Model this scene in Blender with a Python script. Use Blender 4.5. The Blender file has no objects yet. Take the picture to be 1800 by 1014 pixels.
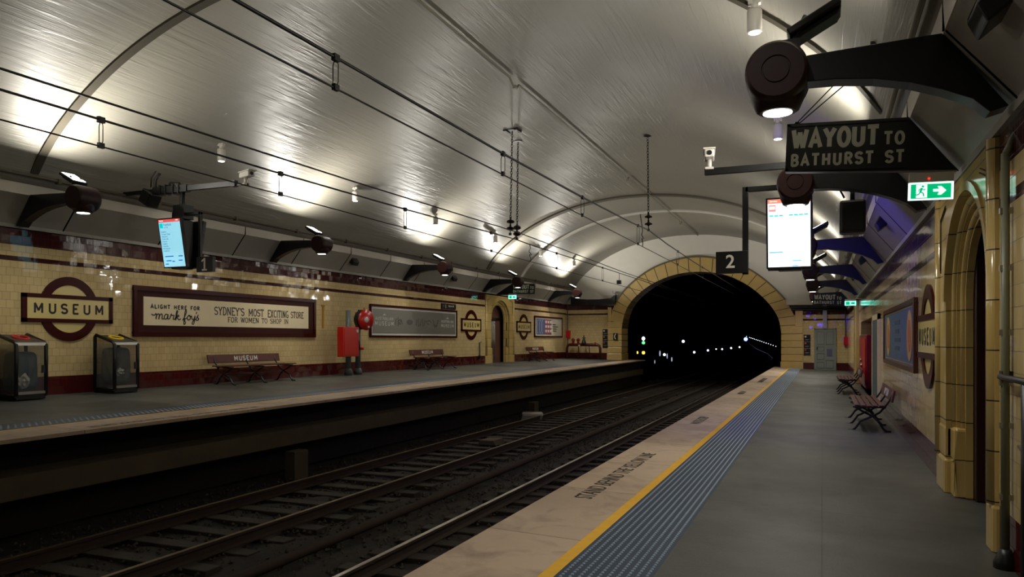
import bpy, bmesh, math, random
from mathutils import Matrix, Vector
R = math.radians
PI = math.pi
SC = bpy.context.scene
COL = SC.collection

# ------------------------------------------------------------------ camera, world, exposure
cam_d = bpy.data.cameras.new('camera')
cam = bpy.data.objects.new('camera', cam_d); COL.objects.link(cam)
cam.location = (0, 0, 1.6)
cam.rotation_euler = (R(90), 0, R(22.28))
cam_d.sensor_width = 36; cam_d.lens = 26.6
cam_d.shift_y = 0.050
cam_d.clip_start = .05; cam_d.clip_end = 400
SC.camera = cam
w = bpy.data.worlds.new('world'); SC.world = w; w.use_nodes = True
w.node_tree.nodes['Background'].inputs[0].default_value = (.8, .75, .6, 1)
w.node_tree.nodes['Background'].inputs[1].default_value = .0
SC.view_settings.view_transform = 'Standard'
SC.view_settings.look = 'None'
SC.view_settings.gamma = 1
SC.view_settings.exposure = 0.0
SC.view_settings.use_curve_mapping = False
P_UP = 122.0       # wall-washing flood on top of each lamp
P_DOWN = 19.0     # downlight in the bottom of each drum
P_CAN = 22.0      # ceiling can lights

# ------------------------------------------------------------------ cross section of the station
SL = .037                       # the far platform stands a little higher than the near one
XR, XL = 1.23, -14.0            # wall planes
YE = 42.6                       # end wall
Y0 = -5.0
def tz(x, z): return z + SL*(XR - x)
def vault_z(x, off=0):
    u = min(1, abs(x+6.4)/7.15)
    return 3.92 + (3.2-off)*(1-u**2.15)**.74 + SL*(XR-x)

# ------------------------------------------------------------------ materials
def lin(c):
    return tuple(((v/255)/12.92 if v/255 <= .04045 else (((v/255)+.055)/1.055)**2.4) for v in c) + (1,)
MATS = {}
def mat(name, rgb=None, rough=.5, metal=0, emit=None, es=0, srgb=True, spec=.5, noise=0, nscale=8, bump=0, bscale=40, coat=0, alpha=1):
    if name in MATS: return MATS[name]
    m = bpy.data.materials.new(name); m.use_nodes = True
    nt = m.node_tree; b = nt.nodes['Principled BSDF']
    c = lin(rgb) if srgb else tuple(rgb)+(1,)
    b.inputs['Base Color'].default_value = c
    b.inputs['Roughness'].default_value = rough
    b.inputs['Metallic'].default_value = metal
    b.inputs['Specular IOR Level'].default_value = spec
    b.inputs['Coat Weight'].default_value = coat
    b.inputs['Coat Roughness'].default_value = .08
    if alpha < 1: b.inputs['Alpha'].default_value = alpha
    if emit:
        b.inputs['Emission Color'].default_value = lin(emit); b.inputs['Emission Strength'].default_value = es
    tc = nt.nodes.new('ShaderNodeTexCoord')
    if noise:
        n = nt.nodes.new('ShaderNodeTexNoise'); n.inputs['Scale'].default_value = nscale; n.inputs['Detail'].default_value = 6
        nt.links.new(tc.outputs['Object'], n.inputs['Vector'])
        mx = nt.nodes.new('ShaderNodeMix'); mx.data_type = 'RGBA'
        mx.inputs['A'].default_value = tuple(v*(1-noise) for v in c[:3])+(1,)
        mx.inputs['B'].default_value = tuple(min(1, v*(1+noise)) for v in c[:3])+(1,)
        nt.links.new(n.outputs['Fac'], mx.inputs['Factor']); nt.links.new(mx.outputs['Result'], b.inputs['Base Color'])
    if bump:
        n2 = nt.nodes.new('ShaderNodeTexNoise'); n2.inputs['Scale'].default_value = bscale; n2.inputs['Detail'].default_value = 4
        nt.links.new(tc.outputs['Object'], n2.inputs['Vector'])
        bp = nt.nodes.new('ShaderNodeBump'); bp.inputs['Strength'].default_value = bump; bp.inputs['Distance'].default_value = .02
        nt.links.new(n2.outputs['Fac'], bp.inputs['Height']); nt.links.new(bp.outputs['Normal'], b.inputs['Normal'])
    MATS[name] = m
    return m

def math_node(nt, op, a, b=None):
    n = nt.nodes.new('ShaderNodeMath'); n.operation = op
    for i, v in enumerate((a, b)):
        if v is None: continue
        if isinstance(v, (int, float)): n.inputs[i].default_value = v
        else: nt.links.new(v, n.inputs[i])
    return n.outputs[0]
def mixc(nt, f, a, b, blend='MIX'):
    n = nt.nodes.new('ShaderNodeMix'); n.data_type = 'RGBA'; n.blend_type = blend
    for k, v in (('Factor', f), ('A', a), ('B', b)):
        if isinstance(v, (int, float)): n.inputs[k].default_value = v
        elif isinstance(v, tuple): n.inputs[k].default_value = v
        else: nt.links.new(v, n.inputs[k])
    return n.outputs['Result']

def tile_mat(name, horiz, size=.152, bands=True, base=((206, 186, 136), (222, 202, 154)), row=None, offset=.5, wob=.045, rough=.045, grout=(70, 55, 38), gw=.018, vert='Z'):
    """glazed tiles; horiz = 'X' or 'Y' world axis along the wall; bands of maroon by height over the platform (object z)"""
    m = bpy.data.materials.new(name); m.use_nodes = True; nt = m.node_tree; L = nt.links
    b = nt.nodes['Principled BSDF']
    tc = nt.nodes.new('ShaderNodeTexCoord'); sp = nt.nodes.new('ShaderNodeSeparateXYZ'); L.new(tc.outputs['Object'], sp.inputs[0])
    u = sp.outputs[horiz]; v = sp.outputs[vert]
    cb = nt.nodes.new('ShaderNodeCombineXYZ'); L.new(u, cb.inputs[0]); L.new(v, cb.inputs[1])
    br = nt.nodes.new('ShaderNodeTexBrick'); L.new(cb.outputs[0], br.inputs['Vector'])
    br.offset = offset; br.inputs['Scale'].default_value = 1
    br.inputs['Brick Width'].default_value = size; br.inputs['Row Height'].default_value = row or size
    br.inputs['Mortar Size'].default_value = gw*size; br.inputs['Mortar Smooth'].default_value = .2
    br.inputs['Color1'].default_value = lin(base[0]); br.inputs['Color2'].default_value = lin(base[1]); br.inputs['Mortar'].default_value = lin(grout)
    ns = nt.nodes.new('ShaderNodeTexNoise'); ns.inputs['Scale'].default_value = .9; ns.inputs['Detail'].default_value = 3
    L.new(tc.outputs['Object'], ns.inputs['Vector'])
    col = mixc(nt, .35, br.outputs['Color'], mixc(nt, ns.outputs['Fac'], lin((150, 128, 92)), lin((240, 215, 160))), 'MULTIPLY')
    col = mixc(nt, .2, col, lin((208, 186, 134)))
    col = br.outputs['Color'] if not bands else col
    if bands:
        def band(z0, z1, c, col):
            f = math_node(nt, 'MULTIPLY', math_node(nt, 'GREATER_THAN', v, z0), math_node(nt, 'LESS_THAN', v, z1))
            cc = mixc(nt, br.outputs['Fac'], lin(c), lin((14, 8, 8)))
            return mixc(nt, f, col, cc)
        col = band(-1, .36, (78, 22, 20), col)
        col = band(2.56, 2.65, (62, 26, 26), col)
        col = band(2.86, 4, (68, 28, 28), col)
    L.new(col, b.inputs['Base Color'])
    b.inputs['Roughness'].default_value = rough
    r = math_node(nt, 'ADD', math_node(nt, 'MULTIPLY', br.outputs['Fac'], .5), rough)
    L.new(r, b.inputs['Roughness'])
    # every tile sits at its own tiny tilt, so lamps break up into glints
    rw = math_node(nt, 'FLOOR', math_node(nt, 'DIVIDE', v, row or size))
    odd = math_node(nt, 'MODULO', math_node(nt, 'ABSOLUTE', rw), 2.0)
    cu = math_node(nt, 'FLOOR', math_node(nt, 'ADD', math_node(nt, 'DIVIDE', u, size), math_node(nt, 'MULTIPLY', odd, offset)))
    c2 = nt.nodes.new('ShaderNodeCombineXYZ'); L.new(cu, c2.inputs[0]); L.new(rw, c2.inputs[1])
    wn = nt.nodes.new('ShaderNodeTexWhiteNoise'); wn.noise_dimensions = '2D'; L.new(c2.outputs[0], wn.inputs['Vector'])
    vm = nt.nodes.new('ShaderNodeVectorMath'); vm.operation = 'SUBTRACT'; L.new(wn.outputs['Color'], vm.inputs[0]); vm.inputs[1].default_value = (.5, .5, .5)
    vs = nt.nodes.new('ShaderNodeVectorMath'); vs.operation = 'SCALE'; L.new(vm.outputs[0], vs.inputs[0]); vs.inputs['Scale'].default_value = wob
    n3 = nt.nodes.new('ShaderNodeTexNoise'); n3.inputs['Scale'].default_value = 14; L.new(tc.outputs['Object'], n3.inputs['Vector'])
    bp = nt.nodes.new('ShaderNodeBump'); bp.inputs['Strength'].default_value = .25; bp.inputs['Distance'].default_value = .004
    hh = math_node(nt, 'SUBTRACT', math_node(nt, 'MULTIPLY', n3.outputs['Fac'], .5), br.outputs['Fac']); L.new(hh, bp.inputs['Height'])
    va = nt.nodes.new('ShaderNodeVectorMath'); va.operation = 'ADD'; L.new(bp.outputs[0], va.inputs[0]); L.new(vs.outputs[0], va.inputs[1])
    vn = nt.nodes.new('ShaderNodeVectorMath'); vn.operation = 'NORMALIZE'; L.new(va.outputs[0], vn.inputs[0])
    L.new(vn.outputs[0], b.inputs['Normal'])
    return m

M_tileL = tile_mat('cream_wall_tiles', 'Y')
M_tileR = tile_mat('cream_wall_tiles_right', 'Y', wob=.018, rough=.12)
M_tileE = tile_mat('cream_wall_tiles_end', 'X')
FA = ((188, 160, 96), (200, 174, 112))
M_fai = tile_mat('yellow_faience_side', 'X', vert='Y', size=1.9, row=.38, bands=False, base=FA, wob=.01, rough=.16, grout=(46, 32, 14), gw=.003)
M_faiE = tile_mat('yellow_faience_end', 'X', size=1.9, row=.42, bands=False, base=FA, wob=.01, rough=.18, grout=(46, 32, 14), gw=.003)
M_vous = mat('yellow_faience_block', (190, 162, 100), .22, noise=.12, nscale=3, bump=.1, bscale=12)
M_joint = mat('dark_joint', (46, 34, 18), .8)

def vault_mat():
    m = bpy.data.materials.new('board_marked_painted_concrete'); m.use_nodes = True; nt = m.node_tree; L = nt.links
    b = nt.nodes['Principled BSDF']
    uv = nt.nodes.new('ShaderNodeUVMap')
    sp = nt.nodes.new('ShaderNodeSeparateXYZ'); L.new(uv.outputs[0], sp.inputs[0])   # x = along the track (m), y = round the arch (m)
    def cmb(a, c, z=0):
        n = nt.nodes.new('ShaderNodeCombineXYZ'); L.new(a, n.inputs[0]); L.new(c, n.inputs[1]); return n.outputs[0]
    # boards 0.17 wide, several metres long
    bd = nt.nodes.new('ShaderNodeTexBrick'); L.new(cmb(sp.outputs[0], sp.outputs[1]), bd.inputs['Vector'])
    bd.inputs['Scale'].default_value = 1; bd.inputs['Brick Width'].default_value = 3.1; bd.inputs['Row Height'].default_value = .17
    bd.inputs['Mortar Size'].default_value = .006; bd.inputs['Mortar Smooth'].default_value = .6; bd.offset_frequency = 3
    bd.inputs['Color1'].default_value = (.0, .0, .0, 1); bd.inputs['Color2'].default_value = (1, 1, 1, 1); bd.inputs['Mortar'].default_value = (.5, .5, .5, 1)
    st = nt.nodes.new('ShaderNodeTexNoise'); st.inputs['Detail'].default_value = 5; st.inputs['Scale'].default_value = 1
    L.new(cmb(math_node(nt, 'MULTIPLY', sp.outputs[0], .7), math_node(nt, 'MULTIPLY', sp.outputs[1], 9.)), st.inputs['Vector'])
    st2 = nt.nodes.new('ShaderNodeTexNoise'); st2.inputs['Detail'].default_value = 3; st2.inputs['Scale'].default_value = 1
    L.new(cmb(math_node(nt, 'MULTIPLY', sp.outputs[0], 2.2), math_node(nt, 'MULTIPLY', sp.outputs[1], 40.)), st2.inputs['Vector'])
    big = nt.nodes.new('ShaderNodeTexNoise'); big.inputs['Scale'].default_value = .35; big.inputs['Detail'].default_value = 4; L.new(uv.outputs[0], big.inputs['Vector'])
    msk = nt.nodes.new('ShaderNodeTexNoise'); msk.inputs['Scale'].default_value = .55; msk.inputs['Detail'].default_value = 2; L.new(uv.outputs[0], msk.inputs['Vector'])
    mk = nt.nodes.new('ShaderNodeMapRange'); mk.inputs['From Min'].default_value = .38; mk.inputs['From Max'].default_value = .62; mk.inputs['To Min'].default_value = .35; mk.inputs['To Max'].default_value = 1.25; L.new(msk.outputs['Fac'], mk.inputs[0])
    st3 = nt.nodes.new('ShaderNodeTexNoise'); st3.inputs['Detail'].default_value = 2; st3.inputs['Scale'].default_value = 1
    L.new(cmb(math_node(nt, 'MULTIPLY', sp.outputs[0], .45), math_node(nt, 'MULTIPLY', sp.outputs[1], 5.5)), st3.inputs['Vector'])
    ln = nt.nodes.new('ShaderNodeMapRange'); ln.inputs['From Min'].default_value = .56; ln.inputs['From Max'].default_value = .60; L.new(st3.outputs['Fac'], ln.inputs[0])
    h = math_node(nt, 'ADD', math_node(nt, 'MULTIPLY', bd.outputs['Color'], .16), math_node(nt, 'MULTIPLY', st.outputs['Fac'], 1.0))
    h = math_node(nt, 'ADD', h, math_node(nt, 'MULTIPLY', st2.outputs['Fac'], .3))
    h = math_node(nt, 'ADD', h, math_node(nt, 'MULTIPLY', ln.outputs[0], .28))
    h = math_node(nt, 'SUBTRACT', h, math_node(nt, 'MULTIPLY', bd.outputs['Fac'], .12))
    h = math_node(nt, 'MULTIPLY', h, mk.outputs[0])
    bp = nt.nodes.new('ShaderNodeBump'); bp.inputs['Strength'].default_value = .62; bp.inputs['Distance'].default_value = .016
    L.new(h, bp.inputs['Height']); L.new(bp.outputs[0], b.inputs['Normal'])
    c = mixc(nt, big.outputs['Fac'], lin((132, 129, 118)), lin((150, 146, 134)))
    c = mixc(nt, math_node(nt, 'MULTIPLY', bd.outputs['Fac'], .12), c, lin((120, 112, 96)))
    L.new(c, b.inputs['Base Color'])
    b.inputs['Roughness'].default_value = .38
    return m
M_vault = vault_mat()
M_plaster = mat('pale_end_plaster', (214, 210, 198), .6, noise=.06, nscale=2, bump=.15, bscale=6)
M_haunch = mat('grey_haunch_panel', (152, 148, 138), .5, noise=.08, nscale=3, bump=.1, bscale=20)
M_haunchL = mat('pale_haunch_lip', (192, 186, 172), .5, noise=.15, nscale=2, bump=.1, bscale=12)
M_rib = mat('dark_vault_rib', (88, 82, 68), .6, noise=.15, nscale=3)
M_dark = mat('black_painted_metal', (16, 15, 14), .4)
M_lampb = mat('dark_maroon_lamp_paint', (38, 14, 12), .45, spec=.3)
M_arm = mat('black_bracket_paint', (14, 14, 15), .33)
M_mar = mat('maroon_paint', (72, 20, 18), .3, noise=.1)
M_mard = mat('dark_maroon_frame', (58, 14, 12), .25, spec=.12)
M_wood = mat('maroon_bench_timber', (84, 38, 30), .4, noise=.25, nscale=9)
M_white = mat('white_sign_paint', (205, 200, 185), .5)
M_creamp = mat('cream_sign_board', (226, 210, 170), .35, noise=.04)
M_creamp2 = mat('yellow_cream_enamel', (210, 190, 124), .22)
M_black = mat('black_sign_paint', (12, 12, 12), .4)
M_steel = mat('worn_rail_steel', (225, 222, 214), .3, metal=1)
M_rust = mat('rusty_rail_side', (52, 38, 28), .8, noise=.3, nscale=20)
M_alu = mat('brushed_aluminium', (170, 170, 165), .3, metal=1)
M_grey = mat('grey_green_paint', (92, 100, 94), .45)
M_redp = mat('red_fire_paint', (190, 22, 14), .3)
M_redd = mat('deep_red_paint', (120, 10, 10), .3)
M_wpl = mat('white_plastic', (205, 200, 188), .4)
M_wire = mat('black_copper_wire', (16, 14, 12), .45, metal=.3)
M_yel = mat('yellow_line_paint', (222, 168, 34), .55, noise=.15, nscale=12)
M_void = mat('unlit_black', (3, 3, 3), 1.0, spec=0)  # unlit dark of tunnel and recess painted as near black; also joints, housings
M_conc = mat('grimy_platform_concrete', (84, 72, 54), .85, noise=.35, nscale=2.5, bump=.3, bscale=14)
M_concd = mat('dark_concrete', (24, 21, 17), .9, noise=.4, nscale=3, bump=.4, bscale=10)  # very dark blotchy concrete of the pit walls
M_sleep = mat('dirty_timber_sleeper', (48, 39, 31), .85, noise=.4, nscale=6, bump=.3, bscale=20)
M_greyd = mat('grey_door_paint', (128, 134, 128), .45, noise=.05)
M_bluep = mat('blue_advert_paint', (72, 104, 124), .3, noise=.06)
M_silver = mat('silver_grey_advert', (132, 130, 122), .3, metal=.3, noise=.05, nscale=1.5)
M_lite = mat('pale_silver_lettering', (200, 200, 190), .4)

def floor_mat(name, c1, c2, c3, rough, crack=False, scale=1.0, slab=None):
    m = bpy.data.materials.new(name); m.use_nodes = True; nt = m.node_tree; L = nt.links
    b = nt.nodes['Principled BSDF']; tc = nt.nodes.new('ShaderNodeTexCoord')
    def nz(s, d=6, dist=0):
        n = nt.nodes.new('ShaderNodeTexNoise'); n.inputs['Scale'].default_value = s*scale; n.inputs['Detail'].default_value = d; n.inputs['Distortion'].default_value = dist
        L.new(tc.outputs['Object'], n.inputs['Vector']); return n.outputs['Fac']
    def ramp(f, a, bb):
        r = nt.nodes.new('ShaderNodeMapRange'); r.inputs['From Min'].default_value = a; r.inputs['From Max'].default_value = bb; L.new(f, r.inputs[0]); return r.outputs[0]
    c = mixc(nt, ramp(nz(.6, 5, .6), .35, .65), lin(c1), lin(c2))
    c = mixc(nt, math_node(nt, 'MULTIPLY', ramp(nz(3, 8, 1), .5, .75), .6), c, lin(c3))
    c = mixc(nt, math_node(nt, 'MULTIPLY', ramp(nz(90, 2), .4, .7), .3), c, lin(c2))
    if slab:
        br = nt.nodes.new('ShaderNodeTexBrick'); L.new(tc.outputs['Object'], br.inputs['Vector']); br.inputs['Scale'].default_value = 1
        br.offset = 0; br.inputs['Brick Width'].default_value = slab[0]; br.inputs['Row Height'].default_value = slab[1]; br.inputs['Mortar Size'].default_value = .006
        br.inputs['Color1'].default_value = (.82, .82, .82, 1); br.inputs['Color2'].default_value = (1, 1, 1, 1); br.inputs['Mortar'].default_value = (.3, .3, .3, 1)
        c = mixc(nt, 1.0, c, br.outputs['Color'], 'MULTIPLY')
    L.new(c, b.inputs['Base Color'])
    rr = math_node(nt, 'ADD', math_node(nt, 'MULTIPLY', nz(1.3, 5), .35), rough-.17); L.new(rr, b.inputs['Roughness'])
    bp = nt.nodes.new('ShaderNodeBump'); bp.inputs['Strength'].default_value = .35; bp.inputs['Distance'].default_value = .006
    L.new(math_node(nt, 'ADD', nz(60, 4), math_node(nt, 'MULTIPLY', nz(4, 4), 1.5)), bp.inputs['Height']); L.new(bp.outputs[0], b.inputs['Normal'])
    return m
M_asph = floor_mat('worn_grey_asphalt', (60, 60, 55), (84, 84, 78), (46, 45, 41), .46, slab=(2.9, 3.7))
M_cope = floor_mat('pinkish_concrete_coping', (172, 150, 128), (194, 172, 148), (122, 100, 80), .7, slab=(9, 1.8))
M_tact = mat('blue_tactile_rubber', (38, 54, 74), .5, noise=.25, nscale=3)
M_stud = mat('pale_tactile_stud', (150, 166, 182), .35)  # glint of the reflective studs put into the pale colour
M_ball = floor_mat('dark_ballast', (38, 31, 25), (26, 22, 18), (54, 44, 34), .9, scale=4)
M_stone = mat('ballast_stone', (62, 52, 42), .9, noise=.4, nscale=1.5)

# ------------------------------------------------------------------ mesh builder
class MB:
    def __init__(s): s.v = []; s.f = []; s.m = []; s.sm = []
    def add(s, vs, fs, mi=0, sm=False, M=None):
        o = len(s.v)
        s.v += [tuple((M @ Vector(p)) if M else p) for p in vs]
        for f in fs: s.f.append(tuple(i+o for i in f)); s.m.append(mi); s.sm.append(sm)
    def box(s, x0, x1, y0, y1, z0, z1, mi=0, M=None):
        s.add([(x0, y0, z0), (x1, y0, z0), (x1, y1, z0), (x0, y1, z0), (x0, y0, z1), (x1, y0, z1), (x1, y1, z1), (x0, y1, z1)],
              [(0, 3, 2, 1), (4, 5, 6, 7), (0, 1, 5, 4), (1, 2, 6, 5), (2, 3, 7, 6), (3, 0, 4, 7)], mi, False, M)
    def prism(s, poly, d0, d1, axis='y', mi=0, M=None):
        """poly of 2D points; axis y -> points are (x,z); axis x -> (y,z); axis z -> (x,y)"""
        def P(a, b, d): return {'y': (a, d, b), 'x': (d, a, b), 'z': (a, b, d)}[axis]
        n = len(poly)
        s.add([P(a, b, d0) for a, b in poly]+[P(a, b, d1) for a, b in poly],
              [tuple(range(n)), tuple(range(2*n-1, n-1, -1))]+[(i, (i+1) % n, n+(i+1) % n, n+i) for i in range(n)], mi, False, M)
    def tube(s, pts, r, n=8, mi=0, cap=True, closed=False, M=None, sm=True):
        P = [Vector(p) for p in pts]; N = len(P); vs = []; fs = []
        prev = None
        for i, p in enumerate(P):
            if closed: d = P[(i+1) % N]-P[i-1]
            else: d = P[min(i+1, N-1)]-P[max(i-1, 0)]
            d.normalize()
            if prev is None:
                a = Vector((0, 0, 1)) if abs(d.z) < .9 else Vector((1, 0, 0))
                e = d.cross(a).normalized()
            else:
                e = (prev - d*prev.dot(d)).normalized()
            prev = e; g = d.cross(e)
            rr = r[i] if isinstance(r, (list, tuple)) else r
            for k in range(n):
                t = 2*PI*k/n; vs.append(tuple(p+e*math.cos(t)*rr+g*math.sin(t)*rr))
        for i in range(N if closed else N-1):
            for k in range(n):
                a = i*n+k; b = i*n+(k+1) % n; c = ((i+1) % N)*n+(k+1) % n; d2 = ((i+1) % N)*n+k
                fs.append((a, b, c, d2))
        s.add(vs, fs, mi, sm, M)
        if cap and not closed:
            s.add(vs[:n], [tuple(range(n-1, -1, -1))], mi, False, M); s.add(vs[-n:], [tuple(range(n))], mi, False, M)
    def cyl(s, p0, p1, r, n=16, mi=0, r1=None, M=None): s.tube([p0, p1], [r, r if r1 is None else r1], n, mi, True, False, M)
    def lathe(s, prof, n=24, M=None, mi=0, sm=True):
        vs = []; fs = []
        for r, z in prof:
            for k in range(n): vs.append((r*math.cos(2*PI*k/n), r*math.sin(2*PI*k/n), z))
        for i in range(len(prof)-1):
            for k in range(n): fs.append((i*n+k, i*n+(k+1) % n, (i+1)*n+(k+1) % n, (i+1)*n+k))
        s.add(vs, fs, mi, sm, M)
        if prof[0][0] > 1e-4: s.add(vs[:n], [tuple(range(n-1, -1, -1))], mi, False, M)
        if prof[-1][0] > 1e-4: s.add(vs[-n:], [tuple(range(n))], mi, False, M)
    def build(s, name, m, parent=None, M=None, bevel=0, fix=True):
        me = bpy.data.meshes.new(name); me.from_pydata(s.v, [], s.f)
        for k in (m if isinstance(m, (list, tuple)) else [m]): me.materials.append(k)
        me.polygons.foreach_set('material_index', s.m); me.polygons.foreach_set('use_smooth', s.sm)
        if fix:
            bm = bmesh.new(); bm.from_mesh(me); bmesh.ops.remove_doubles(bm, verts=bm.verts, dist=1e-5)
            bmesh.ops.recalc_face_normals(bm, faces=bm.faces); bm.to_mesh(me); bm.free()
        me.update()
        o = bpy.data.objects.new(name, me); COL.objects.link(o)
        if M is not None: o.matrix_world = M
        if parent is not None:
            o.parent = parent
            if M is not None: o.matrix_local = M
        if bevel:
            md = o.modifiers.new('bevel', 'BEVEL'); md.width = bevel; md.segments = 2; md.limit_method = 'ANGLE'; md.angle_limit = R(40)
        return o

def tag(o, label, cat, group=None):
    o['label'] = label; o['category'] = cat
    if group: o['group'] = group
    return o
def thing(name, label, cat, M=None, loc=None, group=None):
    o = bpy.data.objects.new(name, None); COL.objects.link(o); o.empty_display_size = .1
    if M is not None: o.matrix_world = M
    if loc is not None: o.location = loc
    return tag(o, label, cat, group)
def struct(o): o['kind'] = 'structure'; return o
def FL(y, z, x=XL):   # frame on the left wall: X along +y, Y up, Z out of the wall
    return Matrix(((0, 0, 1, x), (1, 0, 0, y), (0, 1, 0, z), (0, 0, 0, 1)))
def FR(y, z, x=XR):   # right wall
    return Matrix(((0, 0, -1, x), (-1, 0, 0, y), (0, 1, 0, z), (0, 0, 0, 1)))
def FE(x, z, y=YE):   # end wall, also signs across the platform
    return Matrix(((1, 0, 0, x), (0, 0, -1, y), (0, 1, 0, z), (0, 0, 0, 1)))
def T(x, y, z): return Matrix.Translation((x, y, z))
def RX(a): return Matrix.Rotation(R(a), 4, 'X')
def RY(a): return Matrix.Rotation(R(a), 4, 'Y')
def RZ(a): return Matrix.Rotation(R(a), 4, 'Z')

def lettering(body, size, m, parent, M, xs=1, bold=0, ext=.003, spacing=1, name='lettering', align='CENTER', width=None, label=None):
    cu = bpy.data.curves.new(name, 'FONT'); cu.body = body; cu.size = size; cu.align_x = align; cu.align_y = 'CENTER'
    cu.offset = bold; cu.extrude = ext; cu.space_character = spacing; cu.resolution_u = 4
    tmp = bpy.data.objects.new('tmp', cu); COL.objects.link(tmp)
    dg = bpy.context.evaluated_depsgraph_get()
    me = bpy.data.meshes.new_from_object(tmp.evaluated_get(dg)); bpy.data.objects.remove(tmp)
    if width:
        xsx = [v.co.x for v in me.vertices]; xs = width/(max(xsx)-min(xsx))
    for v in me.vertices: v.co.x *= xs
    me.materials.clear(); me.materials.append(m)
    o = bpy.data.objects.new(name, me); COL.objects.link(o); o.parent = parent; o.matrix_local = M
    if label: o['label'] = label
    return o

# ---- slab-serif stroke letters for the painted advertisement
def arc(cx, cy, rx, ry, a0, a1, n=10):
    return [(cx+rx*math.cos(R(a0+(a1-a0)*i/n)), cy+ry*math.sin(R(a0+(a1-a0)*i/n))) for i in range(n+1)]
G = {
 'S': ([arc(.25, .74, .22, .24, 25, 270)+arc(.25, .26, .23, .25, 90, -155)], [], .5),
 'Y': ([[(.05, 1), (.3, .5)], [(.55, 1), (.3, .5)], [(.3, .5), (.3, 0)]], [(.05, 1), (.55, 1), (.3, 0)], .6),
 'D': ([[(.1, 0), (.1, 1)], [(.1, 1), (.25, 1)]+arc(.25, .5, .28, .5, 90, -90)+[(.1, 0)]], [(.1, 0), (.1, 1)], .56),
 'N': ([[(.1, 0), (.1, 1)], [(.1, 1), (.55, 0)], [(.55, 0), (.55, 1)]], [(.1, 0), (.1, 1), (.55, 1)], .65),
 'E': ([[(.1, 0), (.1, 1)], [(.1, 1), (.5, 1), (.5, .88)], [(.1, .52), (.38, .52)], [(.1, 0), (.5, 0), (.5, .12)]], [(.1, 0), (.1, 1)], .54),
 "'": ([[(.08, 1), (.06, .75)]], [], .14),
 'M': ([[(.1, 0), (.1, 1)], [(.1, 1), (.38, .25)], [(.38, .25), (.66, 1)], [(.66, 1), (.66, 0)]], [(.1, 0), (.66, 0), (.1, 1), (.66, 1)], .76),
 'O': ([arc(.3, .5, .25, .5, 0, 360, 20)], [], .6),
 'T': ([[(.28, 0), (.28, 1)], [(.03, .85), (.03, 1), (.53, 1), (.53, .85)]], [(.28, 0)], .56),
 'X': ([[(.07, 0), (.5, 1)], [(.07, 1), (.5, 0)]], [(.07, 0), (.5, 1), (.07, 1), (.5, 0)], .57),
 'C': ([arc(.32, .5, .26, .5, 50, 310, 16)], [], .56),
 'I': ([[(.12, 0), (.12, 1)]], [(.12, 0), (.12, 1)], .24),
 'G': ([arc(.32, .5, .26, .5, 50, 320, 16), [(.52, 0), (.52, .42), (.34, .42)]], [], .6),
 'R': ([[(.1, 0), (.1, 1)], [(.1, 1), (.28, 1)]+arc(.28, .76, .22, .24, 90, -90)+[(.1, .52)], [(.28, .52), (.54, 0)]], [(.1, 0), (.1, 1), (.54, 0)], .6),
 'F': ([[(.1, 0), (.1, 1)], [(.1, 1), (.48, 1), (.48, .88)], [(.1, .52), (.36, .52)]], [(.1, 0), (.1, 1)], .52),
 'W': ([[(.05, 1), (.22, 0)], [(.22, 0), (.4, .85)], [(.4, .85), (.58, 0)], [(.58, 0), (.75, 1)]], [(.05, 1), (.4, .9), (.75, 1)], .8),
 'H': ([[(.1, 0), (.1, 1)], [(.52, 0), (.52, 1)], [(.1, .5), (.52, .5)]], [(.1, 0), (.1, 1), (.52, 0), (.52, 1)], .62),
 'P': ([[(.1, 0), (.1, 1)], [(.1, 1), (.28, 1)]+arc(.28, .74, .22, .26, 90, -90)+[(.1, .48)]], [(.1, 0), (.1, 1)], .54),
}
G['U'] = ([[(.08, 1), (.08, .3)]+arc(.3, .25, .22, .25, 180, 360, 12)+[(.52, 1)]], [], .6)
G['A'] = ([[(.03, 0), (.29, 1), (.55, 0)], [(.12, .32), (.46, .32)]], [], .58)
G['L'] = ([[(.1, 1), (.1, 0), (.48, 0)]], [], .5)
G['B'] = ([[(.1, 0), (.1, 1)], [(.1, 1), (.28, 1)]+arc(.28, .76, .2, .24, 90, -90)+[(.1, .52)], [(.28, .52)]+arc(.28, .26, .24, .26, 90, -90)+[(.1, 0)]], [], .58)
G['K'] = ([[(.1, 0), (.1, 1)], [(.52, 1), (.1, .45)], [(.24, .6), (.54, 0)]], [], .58)
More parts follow.
